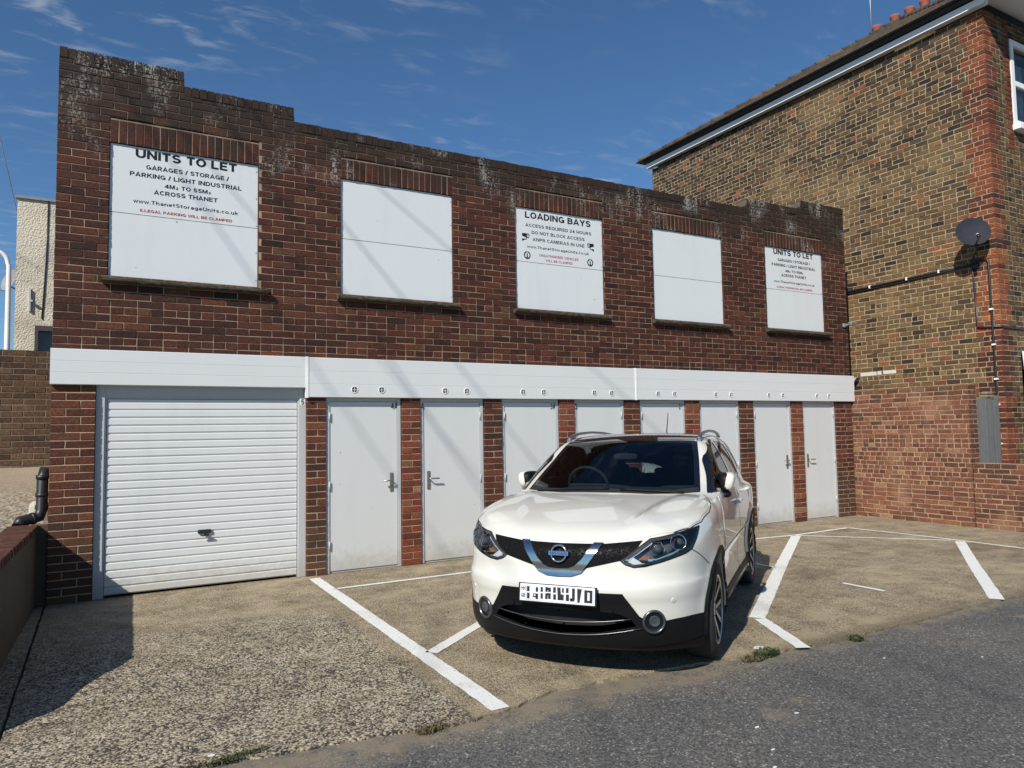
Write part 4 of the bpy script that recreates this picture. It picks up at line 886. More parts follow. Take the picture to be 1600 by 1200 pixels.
# overhead wires on a pole behind the viewer (their soft shadows fall on the front of the building)
def wire(name, a, b_, sag, r, label):
    b = MB(); a = Vector(a); b_ = Vector(b_); b.tube([a.lerp(b_, t)-Vector((0, 0, sag*4*t*(1-t))) for t in np.linspace(0, 1, 24)], r, 6); tag(b.build(name, M['gutter']), label, 'wire')
def up_from(x, z, y): t = -y/.73; return Vector((x-1.08*t, y, z+t))
for i, (x1, z1, x2, z2, r) in enumerate([(2.97, 4.74, 3.97, 4.04, .008), (2.30, 4.45, 3.25, 3.39, .010), (2.54, 1.93, 3.10, 1.14, .010), (3.80, 1.60, 4.38, .80, .012), (1.08, 4.6, 1.53, 4.11, .008)]):
    y1_ = -4.3 if z1 > 3 else -6.6; A = up_from(x1, z1, y1_); B = up_from(x2, z2, y1_-.73*(z1-z2))
    d = (A-B)
    wire('overhead_wire', A + d*(10./abs(d.y)), B - d*(9./abs(d.y)), 0., r, 'thin overhead wire high above the drive, %s' % ['crossing toward the cream house', 'thicker of the upper pair', 'lowest toward the road', 'thicker one toward the road', 'finest of the wires'][i])
for i, (a, b_) in enumerate((((-1.62, 5., 6.4), (-1.05, 5., 4.2)), ((-1.52, 5.2, 5.9), (-1.15, 5.2, 4.6)))):
    pass
cable('overhead_wire', [(-3.2, 9.5, 13.5), (-1.72, 9.0, 6.9), (-1.35, 8.4, 5.2), (-1.2, 8.05, 4.6)], .008, 'thin dark wire slanting down to the cream house at far left', 'wire')

# ------------------------------------------------------------------ weeds and litter
def leafmat(name, a, b_):
    k = NT(name); t = k.attr(); k.set(Base_Color=k.ramp(t, [(0., a), (1., b_)]), Roughness=.7); return k.mat
M['weed'] = leafmat('weed_leaf', (.030, .042, .014), (.085, .10, .035)); M['dryweed'] = leafmat('dry_moss', (.05, .045, .018), (.14, .11, .04))
def weed(x, y, rx, ry, h, n, label, mat='weed', ang=0.):
    b = MB(); r_ = random.Random(int(x*1000)); ca, sa = math.cos(ang), math.sin(ang)
    for i in range(n):
        a = r_.uniform(0, 6.283); q_ = math.sqrt(r_.random()); lx, ly = rx*q_*math.cos(a), ry*q_*math.sin(a)
        px, py = lx*ca-ly*sa, lx*sa+ly*ca; d = r_.uniform(0, 6.283); L_ = h*r_.uniform(.5, 1.25); w = L_*r_.uniform(.07, .18); o = Vector((px, py, 0)); lean = r_.uniform(.3, 1.3)
        dv = Vector((math.cos(d), math.sin(d), 0)); s_ = Vector((-dv.y, dv.x, 0))*w; m_ = o+dv*L_*lean*.45+Vector((0, 0, L_*.6)); e_ = o+dv*L_*lean+Vector((0, 0, L_*r_.uniform(.35, .9))); t = r_.random()
        b.poly([o-s_*.5, o+s_*.5, m_+s_, m_-s_], 0, t); b.poly([m_-s_, m_+s_, e_], 0, t)
    o = b.build('weed_clump', M[mat]); o.location = (x, y, -.012); tag(o, label, 'weed', 'weeds along the edge of the concrete'); return o
weed(4.24, -4.77, .11, .06, .05, 260, 'green weed clump beside the white scrap in front of the parked car')
weed(4.08, -4.80, .10, .05, .035, 150, 'low yellowish weed patch just left of the greener clump near the car', 'dryweed')
weed(5.12, -4.87, .07, .05, .045, 130, 'small yellow green weed tuft at the asphalt edge right of the car', 'weed')
weed(.64, -4.52, .16, .035, .032, 330, 'long dark green weed strip along the drive edge at the bottom of the picture', 'weed', .15)
weed(.42, -4.50, .14, .035, .022, 220, 'flat brown moss patch at the left of the long weed strip', 'dryweed', .1)
weed(1.62, -4.72, .09, .04, .03, 160, 'small mossy tuft on the drive edge near the painted line end', 'dryweed')
r_ = random.Random(3)
def scrap(x, y, s, label, grp=None, z=.004):
    b = MB(); n = 9; top = [(s*r_.uniform(.6, 1.1)*math.cos(6.283*i/n), .6*s*r_.uniform(.6, 1.1)*math.sin(6.283*i/n), .012*s*10*r_.uniform(.3, 1)) for i in range(n)]
    for i in range(n): b.poly([(0, 0, .10*s), top[i], top[(i+1) % n]]); b.poly([top[i], (top[i][0]*1.02, top[i][1]*1.02, 0), (top[(i+1) % n][0]*1.02, top[(i+1) % n][1]*1.02, 0), top[(i+1) % n]])
    o = b.build('white_scrap', simple('white_litter', (.72, .71, .67), .8) if 'litter' not in M else M['litter']); M['litter'] = o.data.materials[0]; o.location = (x, y, z); tag(o, label, 'litter', grp)
scrap(4.30, -4.655, .055, 'crumpled white scrap lying beside the green weed clump')
scrap(.52, -4.44, .022, 'small white chip on the drive beside the long weed strip', None, .002)
for x, y, s in ((3.2, -5.62, .016), (3.05, -5.86, .014), (3.55, -5.60, .018), (5.5, -5.6, .012), (4.9, -5.25, .015), (2.9, -6.0, .015)):
    scrap(x, y, s, 'tiny white fleck of litter on the grey asphalt', 'white flecks on the asphalt', -.017)
# ------------------------------------------------------------------ the parked car: a smooth field describes the body shell
def spl(xs,ys):
    xs=np.array(xs,float);ys=np.array(ys,float)
    d=np.diff(ys)/np.diff(xs); m=np.zeros_like(ys)
    m[1:-1]=np.where(d[:-1]*d[1:]>0,2*d[:-1]*d[1:]/(d[:-1]+d[1:]+1e-12*(d[:-1]+d[1:]==0)),0)
    m[0]=d[0];m[-1]=d[-1]
    # softer tangents: blend monotone with catmull
    c=np.gradient(ys,xs); m=.35*m+.65*c
    def f(x):
        x=np.asarray(x,float); i=np.clip(np.searchsorted(xs,x)-1,0,len(xs)-2)
        h=xs[i+1]-xs[i]; t=np.clip((x-xs[i])/h,-.0,1.0)
        t2=t*t;t3=t2*t
        y=(2*t3-3*t2+1)*ys[i]+(t3-2*t2+t)*h*m[i]+(-2*t3+3*t2)*ys[i+1]+(t3-t2)*h*m[i+1]
        ex=np.where(x<xs[0],(x-xs[0])*m[0],np.where(x>xs[-1],(x-xs[-1])*m[-1],0))
        return y+ex
    return f
def smax(a,b,k):
    h=np.clip(.5+.5*(a-b)/k,0,1); return b*(1-h)+a*h+k*h*(1-h)
def smin(a,b,k): return -smax(-a,-b,k)
bon=spl([-.2,.08,.25,.45,.7,.95,1.2,1.6],[.78,.902,.982,1.035,1.08,1.11,1.13,1.15])
deck=spl([1.2,2,3,3.8,4.4],[1.12,1.07,1.07,1.06,.98])
front=spl([.1,.17,.22,.30,.42,.52,.58,.635,.66,.70,.78,.86,.92,1.0],[.30,.16,.10,.055,.03,.015,.0,.004,.022,.036,.044,.06,.09,.15])
bow=spl([0,.2,.4,.55,.68,.78,.86,.92,1.0],[0,.012,.05,.10,.185,.30,.47,.68,1.0])
rear=spl([.1,.3,.5,.65,.85,1.1],[4.22,4.34,4.37,4.37,4.29,4.22])
W=spl([0,.3,.6,.93,1.3,1.8,2.5,3.2,3.58,4.0,4.4],[.86,.885,.90,.905,.897,.892,.892,.90,.905,.885,.82])
ws=spl([.1,.22,.35,.5,.62,.74,.84,.93,1.02,1.12],[-.06,-.02,-.008,-.02,-.016,-.004,0,-.002,-.016,-.06])
zbot=spl([0,.4,.8,3.6,4.1,4.4],[.2,.185,.2,.22,.26,.34])
zg=spl([.9,1.12,1.35,1.6,1.8,1.98,2.2,2.5,2.9,3.4,3.8,3.95,4.1,4.25,4.4],[.98,1.105,1.23,1.36,1.46,1.535,1.578,1.598,1.602,1.58,1.535,1.48,1.32,1.13,.92])
gbow=spl([0,.2,.4,.6,.73,.8],[0,.012,.045,.10,.155,.20])
wg=spl([.9,1.05,1.2,1.35,1.5,1.6],[.895,.882,.838,.778,.695,.63])
wgu=spl([.9,1.5,2.2,3.0,3.6,4.0,4.3],[-.02,.0,.0,-.01,-.05,-.10,-.17])
AX=(.93,3.576); RZ=.345; RA=.395
def sdf(u,v,z,arch=True):
    a=np.abs(v)
    # lower body
    crown=.010*(a/.6)**2+.5*np.clip(a-.66,0,None)**2
    ridge=.024/(1+np.exp(-(a-(.34+.24*np.clip(u/1.1,0,1)))/.016))*np.clip((u-.12)/.35,0,1)*np.clip((1.35-u)/.3,0,1)
    t=1/(1+np.exp(-(u-1.45)/.08))
    ztop=(bon(u-.35*bow(a))-crown+ridge)*(1-t)+deck(u)*t
    top=(z-ztop)*.95
    side=a-(W(u)+ws(z))
    fr=(front(z)+bow(a)-u)*.80
    # lower intake hollow
    re=u-(rear(z)-.25*bow(a))
    bot=zbot(u)-z
    low=smax(top,side,.075); low=smax(low,fr,.07); low=smax(low,re,.10); low=smax(low,bot,.05)
    # arch flares
    for ax in AX:
        r=np.hypot(u-ax,z-RZ); 
        fl=.022*np.exp(-((r-.42)/.06)**2)*np.clip((a-.7)/.1,0,1)
        low=low-fl
    # greenhouse
    ug=np.where(u<2.4,u-gbow(a)*np.clip((2.4-u)/.6,0,1),u+.5*gbow(a)*np.clip((u-3.2)/.6,0,1))
    gt=(z-(zg(ug)-.026*(a/.6)**2*np.clip((u-1.2)/.8,0,1)))*.9
    gs=(a-(wg(z)+wgu(u)))*.9
    g=smax(gt,gs,.06); g=smax(g,1.0-z-.3,.02)
    f=smin(low,g,.035)
    if arch:
        for ax in AX:
            r=np.hypot(u-ax,z-RZ)-RA
            cyl=smax(r,.60-a,.02)
            f=smax(f,-cyl,.012)
    return f
def grad(u,v,z,arch=True,e=2e-3):
    g=np.stack([sdf(u+e,v,z,arch)-sdf(u-e,v,z,arch),sdf(u,v+e,z,arch)-sdf(u,v-e,z,arch),sdf(u,v,z+e,arch)-sdf(u,v,z-e,arch)],-1)
    return g
def cast(o,d,arch=True,n=600,far=10.):
    # o (N,3) d (N,3) unit ; first hit
    o=np.atleast_2d(np.array(o,float));d=np.atleast_2d(np.array(d,float))
    t=np.linspace(0,far,n); best=np.full(len(o),np.nan)
    P=o[:,None,:]+d[:,None,:]*t[None,:,None]
    F=sdf(P[...,0],P[...,1],P[...,2],arch)
    neg=F<0; has=neg.any(1); i=np.argmax(neg,1); i=np.maximum(i,1)
    lo=t[i-1];hi=t[i]
    for _ in range(30):
        m=(lo+hi)/2; p=o+d*m[:,None]; s=sdf(p[:,0],p[:,1],p[:,2],arch)<0
        hi=np.where(s,m,hi);lo=np.where(s,lo,m)
    p=o+d*hi[:,None]; p[~has]=np.nan
    return p
CX, CY, CTH = 2.625, -4.496, R(52.649)
car = empty('parked_car', (CX, CY, 0.0)); car.rotation_euler = (0, 0, math.atan2(math.cos(CTH), math.sin(CTH)))
tag(car, 'white crossover car with black glass roof parked facing the road in front of the doors', 'car')
def paint(name, col, rough=.28, metal=0., coat=1.):
    k = NT(name); co = k.co(); n = k.noise(co, 900., 2.)
    k.set(Base_Color=(*col, 1), Roughness=rough, Metallic=metal, Coat_Weight=coat, Coat_Roughness=.02); return k.mat
M['paint'] = paint('pearl_white_paint', (.665, .65, .585))
M['trim'] = simple('black_textured_plastic', (.008, .008, .009), .5, spec=.16, nscale=200., namt=.3, bump=.15, bscale=400.)
M['piano'] = simple('gloss_black', (.006, .006, .007), .08, coat=.6)
M['seal'] = simple('panel_gap', (.012, .012, .012), .8)
M['chrome'] = simple('chrome', (.72, .74, .77), .06, metal=1.)
M['silver'] = simple('satin_silver', (.30, .31, .34), .32, metal=.9); M['dim'] = simple('dark_chrome', (.14, .14, .15), .3, metal=.8)
M['rubber'] = simple('tyre_rubber', (.018, .018, .018), .8, nscale=60., namt=.3)
M['alloy'] = simple('machined_alloy', (.52, .50, .48), .28, metal=.85)
M['cabin'] = simple('dark_cabin', (.016, .018, .024), .85)
M['seatcloth'] = simple('black_seat_cloth', (.014, .016, .022), .9)
M['lamp_black'] = simple('lamp_housing', (.11, .115, .12), .3, metal=.3)
M['lamp_chrome'] = simple('lamp_reflector', (.70, .71, .74), .10, metal=1.)
M['amber'] = simple('amber_reflector', (.26, .12, .07), .2)
M['lamp_edge'] = simple('lamp_edge', (.05, .053, .057), .3)
M['drl'] = simple('light_guide', (.55, .60, .64), .18, coat=.5)
M['lens'] = glass_mat('clear_lens', (.96, .96, .96))
M['tint'] = glass_mat('tinted_glass', (.68, .76, .75))
M['screen'] = glass_mat('windscreen_glass', (.62, .72, .74))
def grillemat():
    k = NT('grille_mesh'); co = k.co(); s = k.sep(co); c2 = k.add('ShaderNodeCombineXYZ'); k.put(c2.inputs[0], s[1]); k.put(c2.inputs[1], k.math('MULTIPLY', s[2], 2.3))
    v = k.vor(c2.outputs[0], 46., 'DISTANCE_TO_EDGE', 'Distance'); web = k.smooth(v, .12, .05)
    k.set(Base_Color=k.mix(web, (.002, .002, .002, 1), (.006, .006, .007, 1)), Roughness=k.mix(web, (.9, .9, .9, 1), (.42, .42, .42, 1))); k.bump(web, .45, .008); k.put(k.bsdf.inputs['Specular IOR Level'], .18); return k.mat
M['grille'] = grillemat()
def lay(p): return (float(p[0]), float(-p[1]), float(p[2]))
def unit(g): return g/np.maximum(1e-9, np.linalg.norm(g, axis=-1, keepdims=True))
def car_mesh(name, V, F, mats, parent, normals=None, smooth=True, mi=None):
    me = bpy.data.meshes.new(name); V2 = np.array(V, float).copy(); V2[:, 1] *= -1
    me.from_pydata([tuple(v) for v in V2], [], [tuple(f)[::-1] for f in F])
    for m in (mats if isinstance(mats, (list, tuple)) else [mats]): me.materials.append(m)
    me.polygons.foreach_set('use_smooth', [smooth]*len(F))
    if mi is not None: me.polygons.foreach_set('material_index', list(mi))
    me.update()
    if normals is not None:
        N2 = np.array(normals, float).copy(); N2[:, 1] *= -1; me.normals_split_custom_set_from_vertices([tuple(n) for n in N2])
    return link(bpy.data.objects.new(name, me), parent)
# --- isosurface of the body (surface nets on one half, then mirrored)
def shell(h=.0185, inset=0.):
    us = np.arange(-.10, 4.55, h); vs = np.arange(-h*1.5, 1.02, h); zs = np.arange(.12, 1.70, h)
    U, V, Z = np.meshgrid(us, vs, zs, indexing='ij'); Fv = sdf(U, V, Z)+inset
    s = Fv < 0
    c = [s[i:len(us)-1+i, j:len(vs)-1+j, k:len(zs)-1+k] for i in (0, 1) for j in (0, 1) for k in (0, 1)]
    tot = sum(x.astype(int) for x in c); act = (tot > 0) & (tot < 8)
    idx = -np.ones(act.shape, int); I = np.argwhere(act); idx[act] = np.arange(len(I))
    P = np.stack([us[I[:, 0]]+h/2, vs[I[:, 1]]+h/2, zs[I[:, 2]]+h/2], -1)
    for _ in range(7):
        f = sdf(P[:, 0], P[:, 1], P[:, 2])+inset; g = grad(P[:, 0], P[:, 1], P[:, 2])/(4e-3)
        st = -(f/np.maximum(.15, (g**2).sum(1)))[:, None]*g
        P = P + np.clip(st, -.6*h, .6*h)*.8
    faces = []
    for ax in range(3):
        o = [slice(None)]*3; o2 = [slice(None)]*3; o[ax] = slice(0, -1); o2[ax] = slice(1, None)
        a, b_ = s[tuple(o)], s[tuple(o2)]; cr_ = np.argwhere(a != b_); sg = a[a != b_]
        d1, d2 = (ax+1) % 3, (ax+2) % 3
        for (e, flip) in zip(cr_, sg):
            q_ = []
            for p1, p2 in ((0, 0), (-1, 0), (-1, -1), (0, -1)):
                t = e.copy(); t[d1] += p1; t[d2] += p2
                if t.min() < 0 or t[0] >= act.shape[0] or t[1] >= act.shape[1] or t[2] >= act.shape[2]: q_ = None; break
                q_.append(idx[tuple(t)])
            if q_ and min(q_) >= 0: faces.append(q_ if not flip else q_[::-1])
    F = np.array(faces)
    # snap the near-centre columns, drop faces wholly beyond the centre plane, mirror
    cen = P[F][:, :, 1].mean(1) > -h*.3; F = F[cen]
    P[:, 1] = np.where(P[:, 1] < h*.25, np.maximum(P[:, 1], -h*.6), P[:, 1])
    P2 = P.copy(); P2[:, 1] *= -1
    t_ = P[F]; fn = np.cross(t_[:, 2]-t_[:, 0], t_[:, 3]-t_[:, 1]); gg = grad(*t_.mean(1).T); fl = (fn*gg).sum(1) < 0; F = F.copy(); F[fl] = F[fl][:, ::-1]
    allP = np.concatenate([P, P2]); allF = np.concatenate([F, (F+len(P))[:, ::-1]])
    used = np.unique(allF); re = -np.ones(len(allP), int); re[used] = np.arange(len(used))
    return allP[used], re[allF]
def inpoly(pts, poly):
    x, y = pts[:, 0], pts[:, 1]; r = np.zeros(len(x), bool); n = len(poly)
    for i in range(n):
        x0, y0 = poly[i]; x1, y1 = poly[(i+1) % n]
        c = ((y0 > y) != (y1 > y)); r ^= c & (x < (x1-x0)*(y-y0)/((y1-y0) if abs(y1-y0) > 1e-12 else 1e-12)+x0)
    return r
def frame_of(d):
    d = np.array(d, float); d /= np.linalg.norm(d); a = np.cross(d, [0, 0, 1.] if abs(d[2]) < .9 else [0, 1., 0]); a /= np.linalg.norm(a); return d, a, np.cross(a, d)
def resample(P, step, closed=True):
    P = np.asarray(P, float); o = []
    n = len(P)
    for i in range(n if closed else n-1):
        a, b_ = P[i], P[(i+1) % n]; k = max(1, int(math.ceil(np.linalg.norm(b_-a)/step)))
        for j in range(k): o.append(a+(b_-a)*j/k)
    if not closed: o.append(P[-1])
    return np.array(o)
def rnd(P, it=2):
    """round the corners of an outline a little"""
    P = np.asarray(P, float)
    for _ in range(it): 
        A = .82*P+.18*np.roll(P, -1, 0); B = .18*P+.82*np.roll(P, -1, 0); P = np.stack([A, B], 1).reshape(-1, P.shape[1])
    return P
def patch(name, outline, dirn, off, mat, parent, res=.028, thick=.01, holes=(), arch=False, mirror=False, flatten=None, tex=None):
    """a sheet of material laid on the body: outline (3-D points) filled and projected along dirn"""
    d, e1, e2 = frame_of(dirn)
    to2 = lambda P: np.stack([np.asarray(P) @ e1, np.asarray(P) @ e2], -1)
    O = resample(to2(outline), res); H = [resample(to2(h_), res) for h_ in holes]
    lo, hi = O.min(0), O.max(0)
    gx, gy = np.meshgrid(np.arange(lo[0], hi[0], res), np.arange(lo[1], hi[1], res*.9)); gx = gx + (np.arange(gx.shape[0]) % 2)[:, None]*res*.5
    G = np.stack([gx.ravel(), gy.ravel()], -1); G = G[inpoly(G, O)]
    for h_ in H: G = G[~inpoly(G, h_)]
    Bd = np.concatenate([O]+H)
    if len(G): G = G[np.array([((Bd-g)**2).sum(1).min() for g in G]) > (res*.55)**2]
    allp = np.concatenate([Bd, G]) if len(G) else Bd
    edges = []; s0 = 0
    for l in [O]+H: edges += [(s0+i, s0+(i+1) % len(l)) for i in range(len(l))]; s0 += len(l)
    vs, _, fs, ov, _, _ = delaunay_2d_cdt([Vector(p) for p in allp], edges, [], 0, 1e-6)
    v2 = np.array([tuple(v) for v in vs]); fs = np.array([f for f in fs if len(f) == 3])
    cen = v2[fs].mean(1); keep = inpoly(cen, O)
    for h_ in H: keep &= ~inpoly(cen, h_)
    fs = fs[keep]; used = np.unique(fs); re = -np.ones(len(v2), int); re[used] = np.arange(len(used)); fs = re[fs]; v2 = v2[used]
    base = v2[:, :1]*e1+v2[:, 1:]*e2; c0 = np.mean(np.asarray(outline) @ d)
    P = cast(base+d*(c0-1.6), np.repeat(d[None], len(base), 0), arch, 220, 3.2)
    bad = np.isnan(P[:, 0])
    if bad.any():
        good = np.where(~bad)[0]
        for i in np.where(bad)[0]:
            j = good[((v2[good]-v2[i])**2).sum(1).argmin()]; P[i] = base[i]+d*(P[j] @ d)
    N = unit(grad(P[:, 0], P[:, 1], P[:, 2], arch))
    Vv = P+N*off
    # orient faces outward
    t = Vv[fs]; fn = np.cross(t[:, 1]-t[:, 0], t[:, 2]-t[:, 0]); fl = (fn*N[fs].mean(1)).sum(1) < 0
    fs = fs.copy(); fs[fl] = fs[fl][:, ::-1]
    cnt = {}
    for f in fs:
        for a, b_ in ((f[0], f[1]), (f[1], f[2]), (f[2], f[0])): cnt[(a, b_)] = 1
    be = [(a, b_) for (a, b_) in cnt if (b_, a) not in cnt]
    V_ = [tuple(v) for v in Vv]; N_ = [tuple(n) for n in N]; F_ = [tuple(f) for f in fs]
    if thick:
        for a, b_ in be:
            n = len(V_); e = Vv[b_]-Vv[a]; sn = np.cross(e, N[a]); sn = sn/max(1e-9, np.linalg.norm(sn))
            V_ += [tuple(Vv[a]), tuple(Vv[b_]), tuple(Vv[b_]-N[b_]*thick), tuple(Vv[a]-N[a]*thick)]; N_ += [tuple(sn)]*4; F_.append((n, n+3, n+2, n+1))
    o = car_mesh(name, V_, F_, mat, parent, N_)
    if mirror:
        m = lambda L_: [(x, -y, z) for x, y, z in L_]
        return o, car_mesh(name, m(V_), [f[::-1] for f in F_], mat, parent if mirror is True else mirror, m(N_))
    return o
def ribbon(name, pts, dirn, w, mat, parent, off=.0012, mirror=False, arch=False):
    """thin strip along a line on the body (panel gaps, seals)"""
    d, e1, e2 = frame_of(dirn); L2 = resample(np.asarray(pts), .03, False); P = cast(L2-d*((L2 @ d)[:, None]-np.mean(L2 @ d)+1.4), np.repeat(d[None], len(L2), 0), arch, 220, 3.)
    ok = ~np.isnan(P[:, 0]); P = P[ok]; N = unit(grad(P[:, 0], P[:, 1], P[:, 2], arch)); T = np.gradient(P, axis=0); S = unit(np.cross(T, N))
    V = np.concatenate([P+S*w/2+N*off, P-S*w/2+N*off]); n = len(P); F = [(i, i+1, n+i+1, n+i) for i in range(n-1)]
    t = V[list(F[0])]
    if np.dot(np.cross(t[1]-t[0], t[2]-t[0]), N[0]) < 0: F = [f[::-1] for f in F]
    NN = np.concatenate([N, N])
    o = car_mesh(name, V, F, mat, parent, NN)
    if mirror:
        V2 = V.copy(); V2[:, 1] *= -1; N2 = NN.copy(); N2[:, 1] *= -1; car_mesh(name, V2, [f[::-1] for f in F], mat, parent, N2)
    return o
mir = lambda L_: [(p[0], -p[1], p[2]) for p in L_]
sym = lambda L_: list(L_) + mir(L_)[::-1]
# --- outlines in car space (rearward, to its left, up)
WS = sym([(1.18, 0., 1.13), (1.185, .356, 1.13), (1.24, .56, 1.13), (1.36, .728, 1.142), (1.56, .697, 1.252), (1.815, .654, 1.386), (2.10, .60, 1.52), (2.06, .3, 1.548), (2.045, 0., 1.552)][1:-1])
WSi = sym([(1.245, .33, 1.16), (1.295, .53, 1.16), (1.405, .675, 1.172), (1.58, .648, 1.268), (1.83, .607, 1.396), (2.045, .56, 1.49), (2.0, .3, 1.518)])
SIDE = [(1.365, .82, 1.13), (1.60, .82, 1.138), (2.4, .82, 1.155), (3.1, .81, 1.185), (3.40, .8, 1.215), (3.55, .78, 1.275), (3.36, .72, 1.41), (3.10, .68, 1.485), (2.7, .66, 1.533), (2.35, .66, 1.538), (2.12, .67, 1.512), (1.86, .71, 1.405), (1.60, .77, 1.258)]
SG = [[(1.72, .8, 1.165), (2.36, .8, 1.183), (2.36, .7, 1.51), (2.15, .7, 1.487), (1.92, .7, 1.395), (1.72, .75, 1.285)], [(1.455, .8, 1.152), (1.665, .8, 1.162), (1.665, .76, 1.258), (1.60, .78, 1.226)], [(2.46, .8, 1.186), (3.02, .8, 1.206), (3.02, .7, 1.47), (2.7, .7, 1.508), (2.46, .7, 1.514)], [(3.09, .8, 1.212), (3.36, .79, 1.24), (3.44, .78, 1.285), (3.28, .72, 1.405), (3.09, .7, 1.452)]]
HL = [(.56, .835, .978), (.425, .772, .962), (.325, .70, .946), (.268, .64, .934), (.222, .572, .924), (.165, .52, .883), (.115, .456, .832), (.093, .403, .795), (.097, .436, .771), (.112, .487, .754), (.140, .555, .760), (.208, .658, .786), (.284, .734, .810), (.345, .778, .825), (.405, .808, .846), (.475, .828, .906)]
RW_ = sym([(4.0, .3, 1.44), (4.0, .58, 1.43), (4.2, .66, 1.13), (4.2, .3, 1.11)])
INT = [(.10, .0001, .478), (.06, .256, .474), (.07, .385, .462), (.10, .458, .432), (.118, .490, .385), (.066, .257, .338), (.055, .0001, .322)]
def shrink(P, k): P = np.asarray(P); c = P.mean(0); return c+(P-c)*k
def inset(P2, k):
    P2 = np.asarray(P2, float); n = len(P2); a = np.roll(P2, 1, 0); b_ = np.roll(P2, -1, 0); t = unit(b_-a); nr = np.stack([-t[:, 1], t[:, 0]], -1)
    ar = .5*np.sum(P2[:, 0]*b_[:, 1]-b_[:, 0]*P2[:, 1])
    return P2 + nr*(k if ar > 0 else -k)
def holes_mask(cen):
    r = np.zeros(len(cen), bool)
    for poly, dr, test, k in ((sym(INT), (1, 0, 0), cen[:, 0] < .4, -.022), (WS, (.62, 0, -.78), cen[:, 2] > 1.1, .022), (SIDE, (0, -1, 0), cen[:, 1] > .4, .015), (mir(SIDE), (0, 1, 0), cen[:, 1] < -.4, .015), (RW_, (-1, 0, 0), cen[:, 0] > 3.8, 0.),
                           (HL, (.75, -.62, -.1), (cen[:, 1] > .3) & (cen[:, 0] < .7), .012), (mir(HL), (.75, .62, -.1), (cen[:, 1] < -.3) & (cen[:, 0] < .7), .012)):
        d, e1, e2 = frame_of(dr); f = lambda P: np.stack([np.asarray(P) @ e1, np.asarray(P) @ e2], -1); r |= test & inpoly(f(cen), inset(f(poly), k))
    return r
V, F = shell(); cen = V[F].mean(1); F = F[~holes_mask(cen)]
cen = V[F].mean(1); low_ = ((cen[:, 0] < .45) & (cen[:, 2] < .40)) | (cen[:, 2] < .268) | ((cen[:, 0] < .9) & (cen[:, 2] < .30))
body = car_mesh('body', V, F, [M['paint'], M['trim']], car, unit(grad(V[:, 0], V[:, 1], V[:, 2])), mi=low_.astype(int))
V, F = shell(.045, .03); cen = V[F].mean(1); hm = holes_mask(cen); F = F[~hm & (cen[:, 0] > .85)]
car_mesh('cabin_lining', V, F, M['cabin'], car)
# --- glasshouse
DW, DS = (.62, 0, -.78), (0, -1, 0)
patch('windscreen_surround', WS, DW, .0025, M['piano'], car, holes=[WSi], thick=.006)
patch('windscreen', WSi, DW, .0022, M['screen'], car, thick=0)
for s_ in (1, -1):
    f = (lambda L_: L_) if s_ > 0 else mir
    patch('window_surround', f(SIDE), (0, -s_, 0), .0065, M['piano'], car, res=.02, holes=[f(g_) for g_ in SG], thick=.010)
    for g_ in SG: patch('side_window', f(g_), (0, -s_, 0), .0022, M['tint'], car, thick=0)
patch('rear_window', sym([(4.0, .3, 1.46), (4.0, .60, 1.45), (4.2, .69, 1.11), (4.2, .3, 1.09)]), (-1, 0, 0), .003, M['tint'], car, thick=.004)
patch('roof_glass', sym([(2.055, .3, 1.55), (2.115, .575, 1.52), (2.5, .572, 1.57), (3.3, .55, 1.56), (3.3, .3, 1.57)]), (0, 0, -1), .004, M['piano'], car, res=.05)
# --- bonnet, doors, bumper trim
BON = sym([(.106, 0.001, .90), (.115, .18, .901), (.133, .301, .904), (.162, .402, .915), (.217, .549, .929), (.33, .70, .954), (.45, .785, .972), (.60, .835, .992), (.85, .852, 1.02), (1.05, .838, 1.06), (1.2, .80, 1.09), (1.31, .755, 1.13), (1.24, .60, 1.13), (1.165, .36, 1.13), (1.15, .001, 1.13)])
patch('bonnet', BON, (.12, 0, -1), .0045, M['paint'], car, res=.04, thick=.012)
def qedge(pts): return pts
DOORF = [(1.33, .85, .40), (1.33, .87, .70), (1.36, .87, 1.06), (1.42, .85, 1.105), (2.40, .85, 1.125), (2.42, .88, .9), (2.42, .88, .40), (2.40, .87, .33), (1.36, .86, .33)]
DOORR = [(2.432, .88, .40), (2.432, .88, .9), (2.425, .85, 1.125), (3.2, .85, 1.16), (3.36, .86, 1.12), (3.33, .88, .93), (3.17, .88, .74), (3.09, .88, .56), (3.06, .88, .42), (3.02, .88, .33), (2.46, .87, .33)]
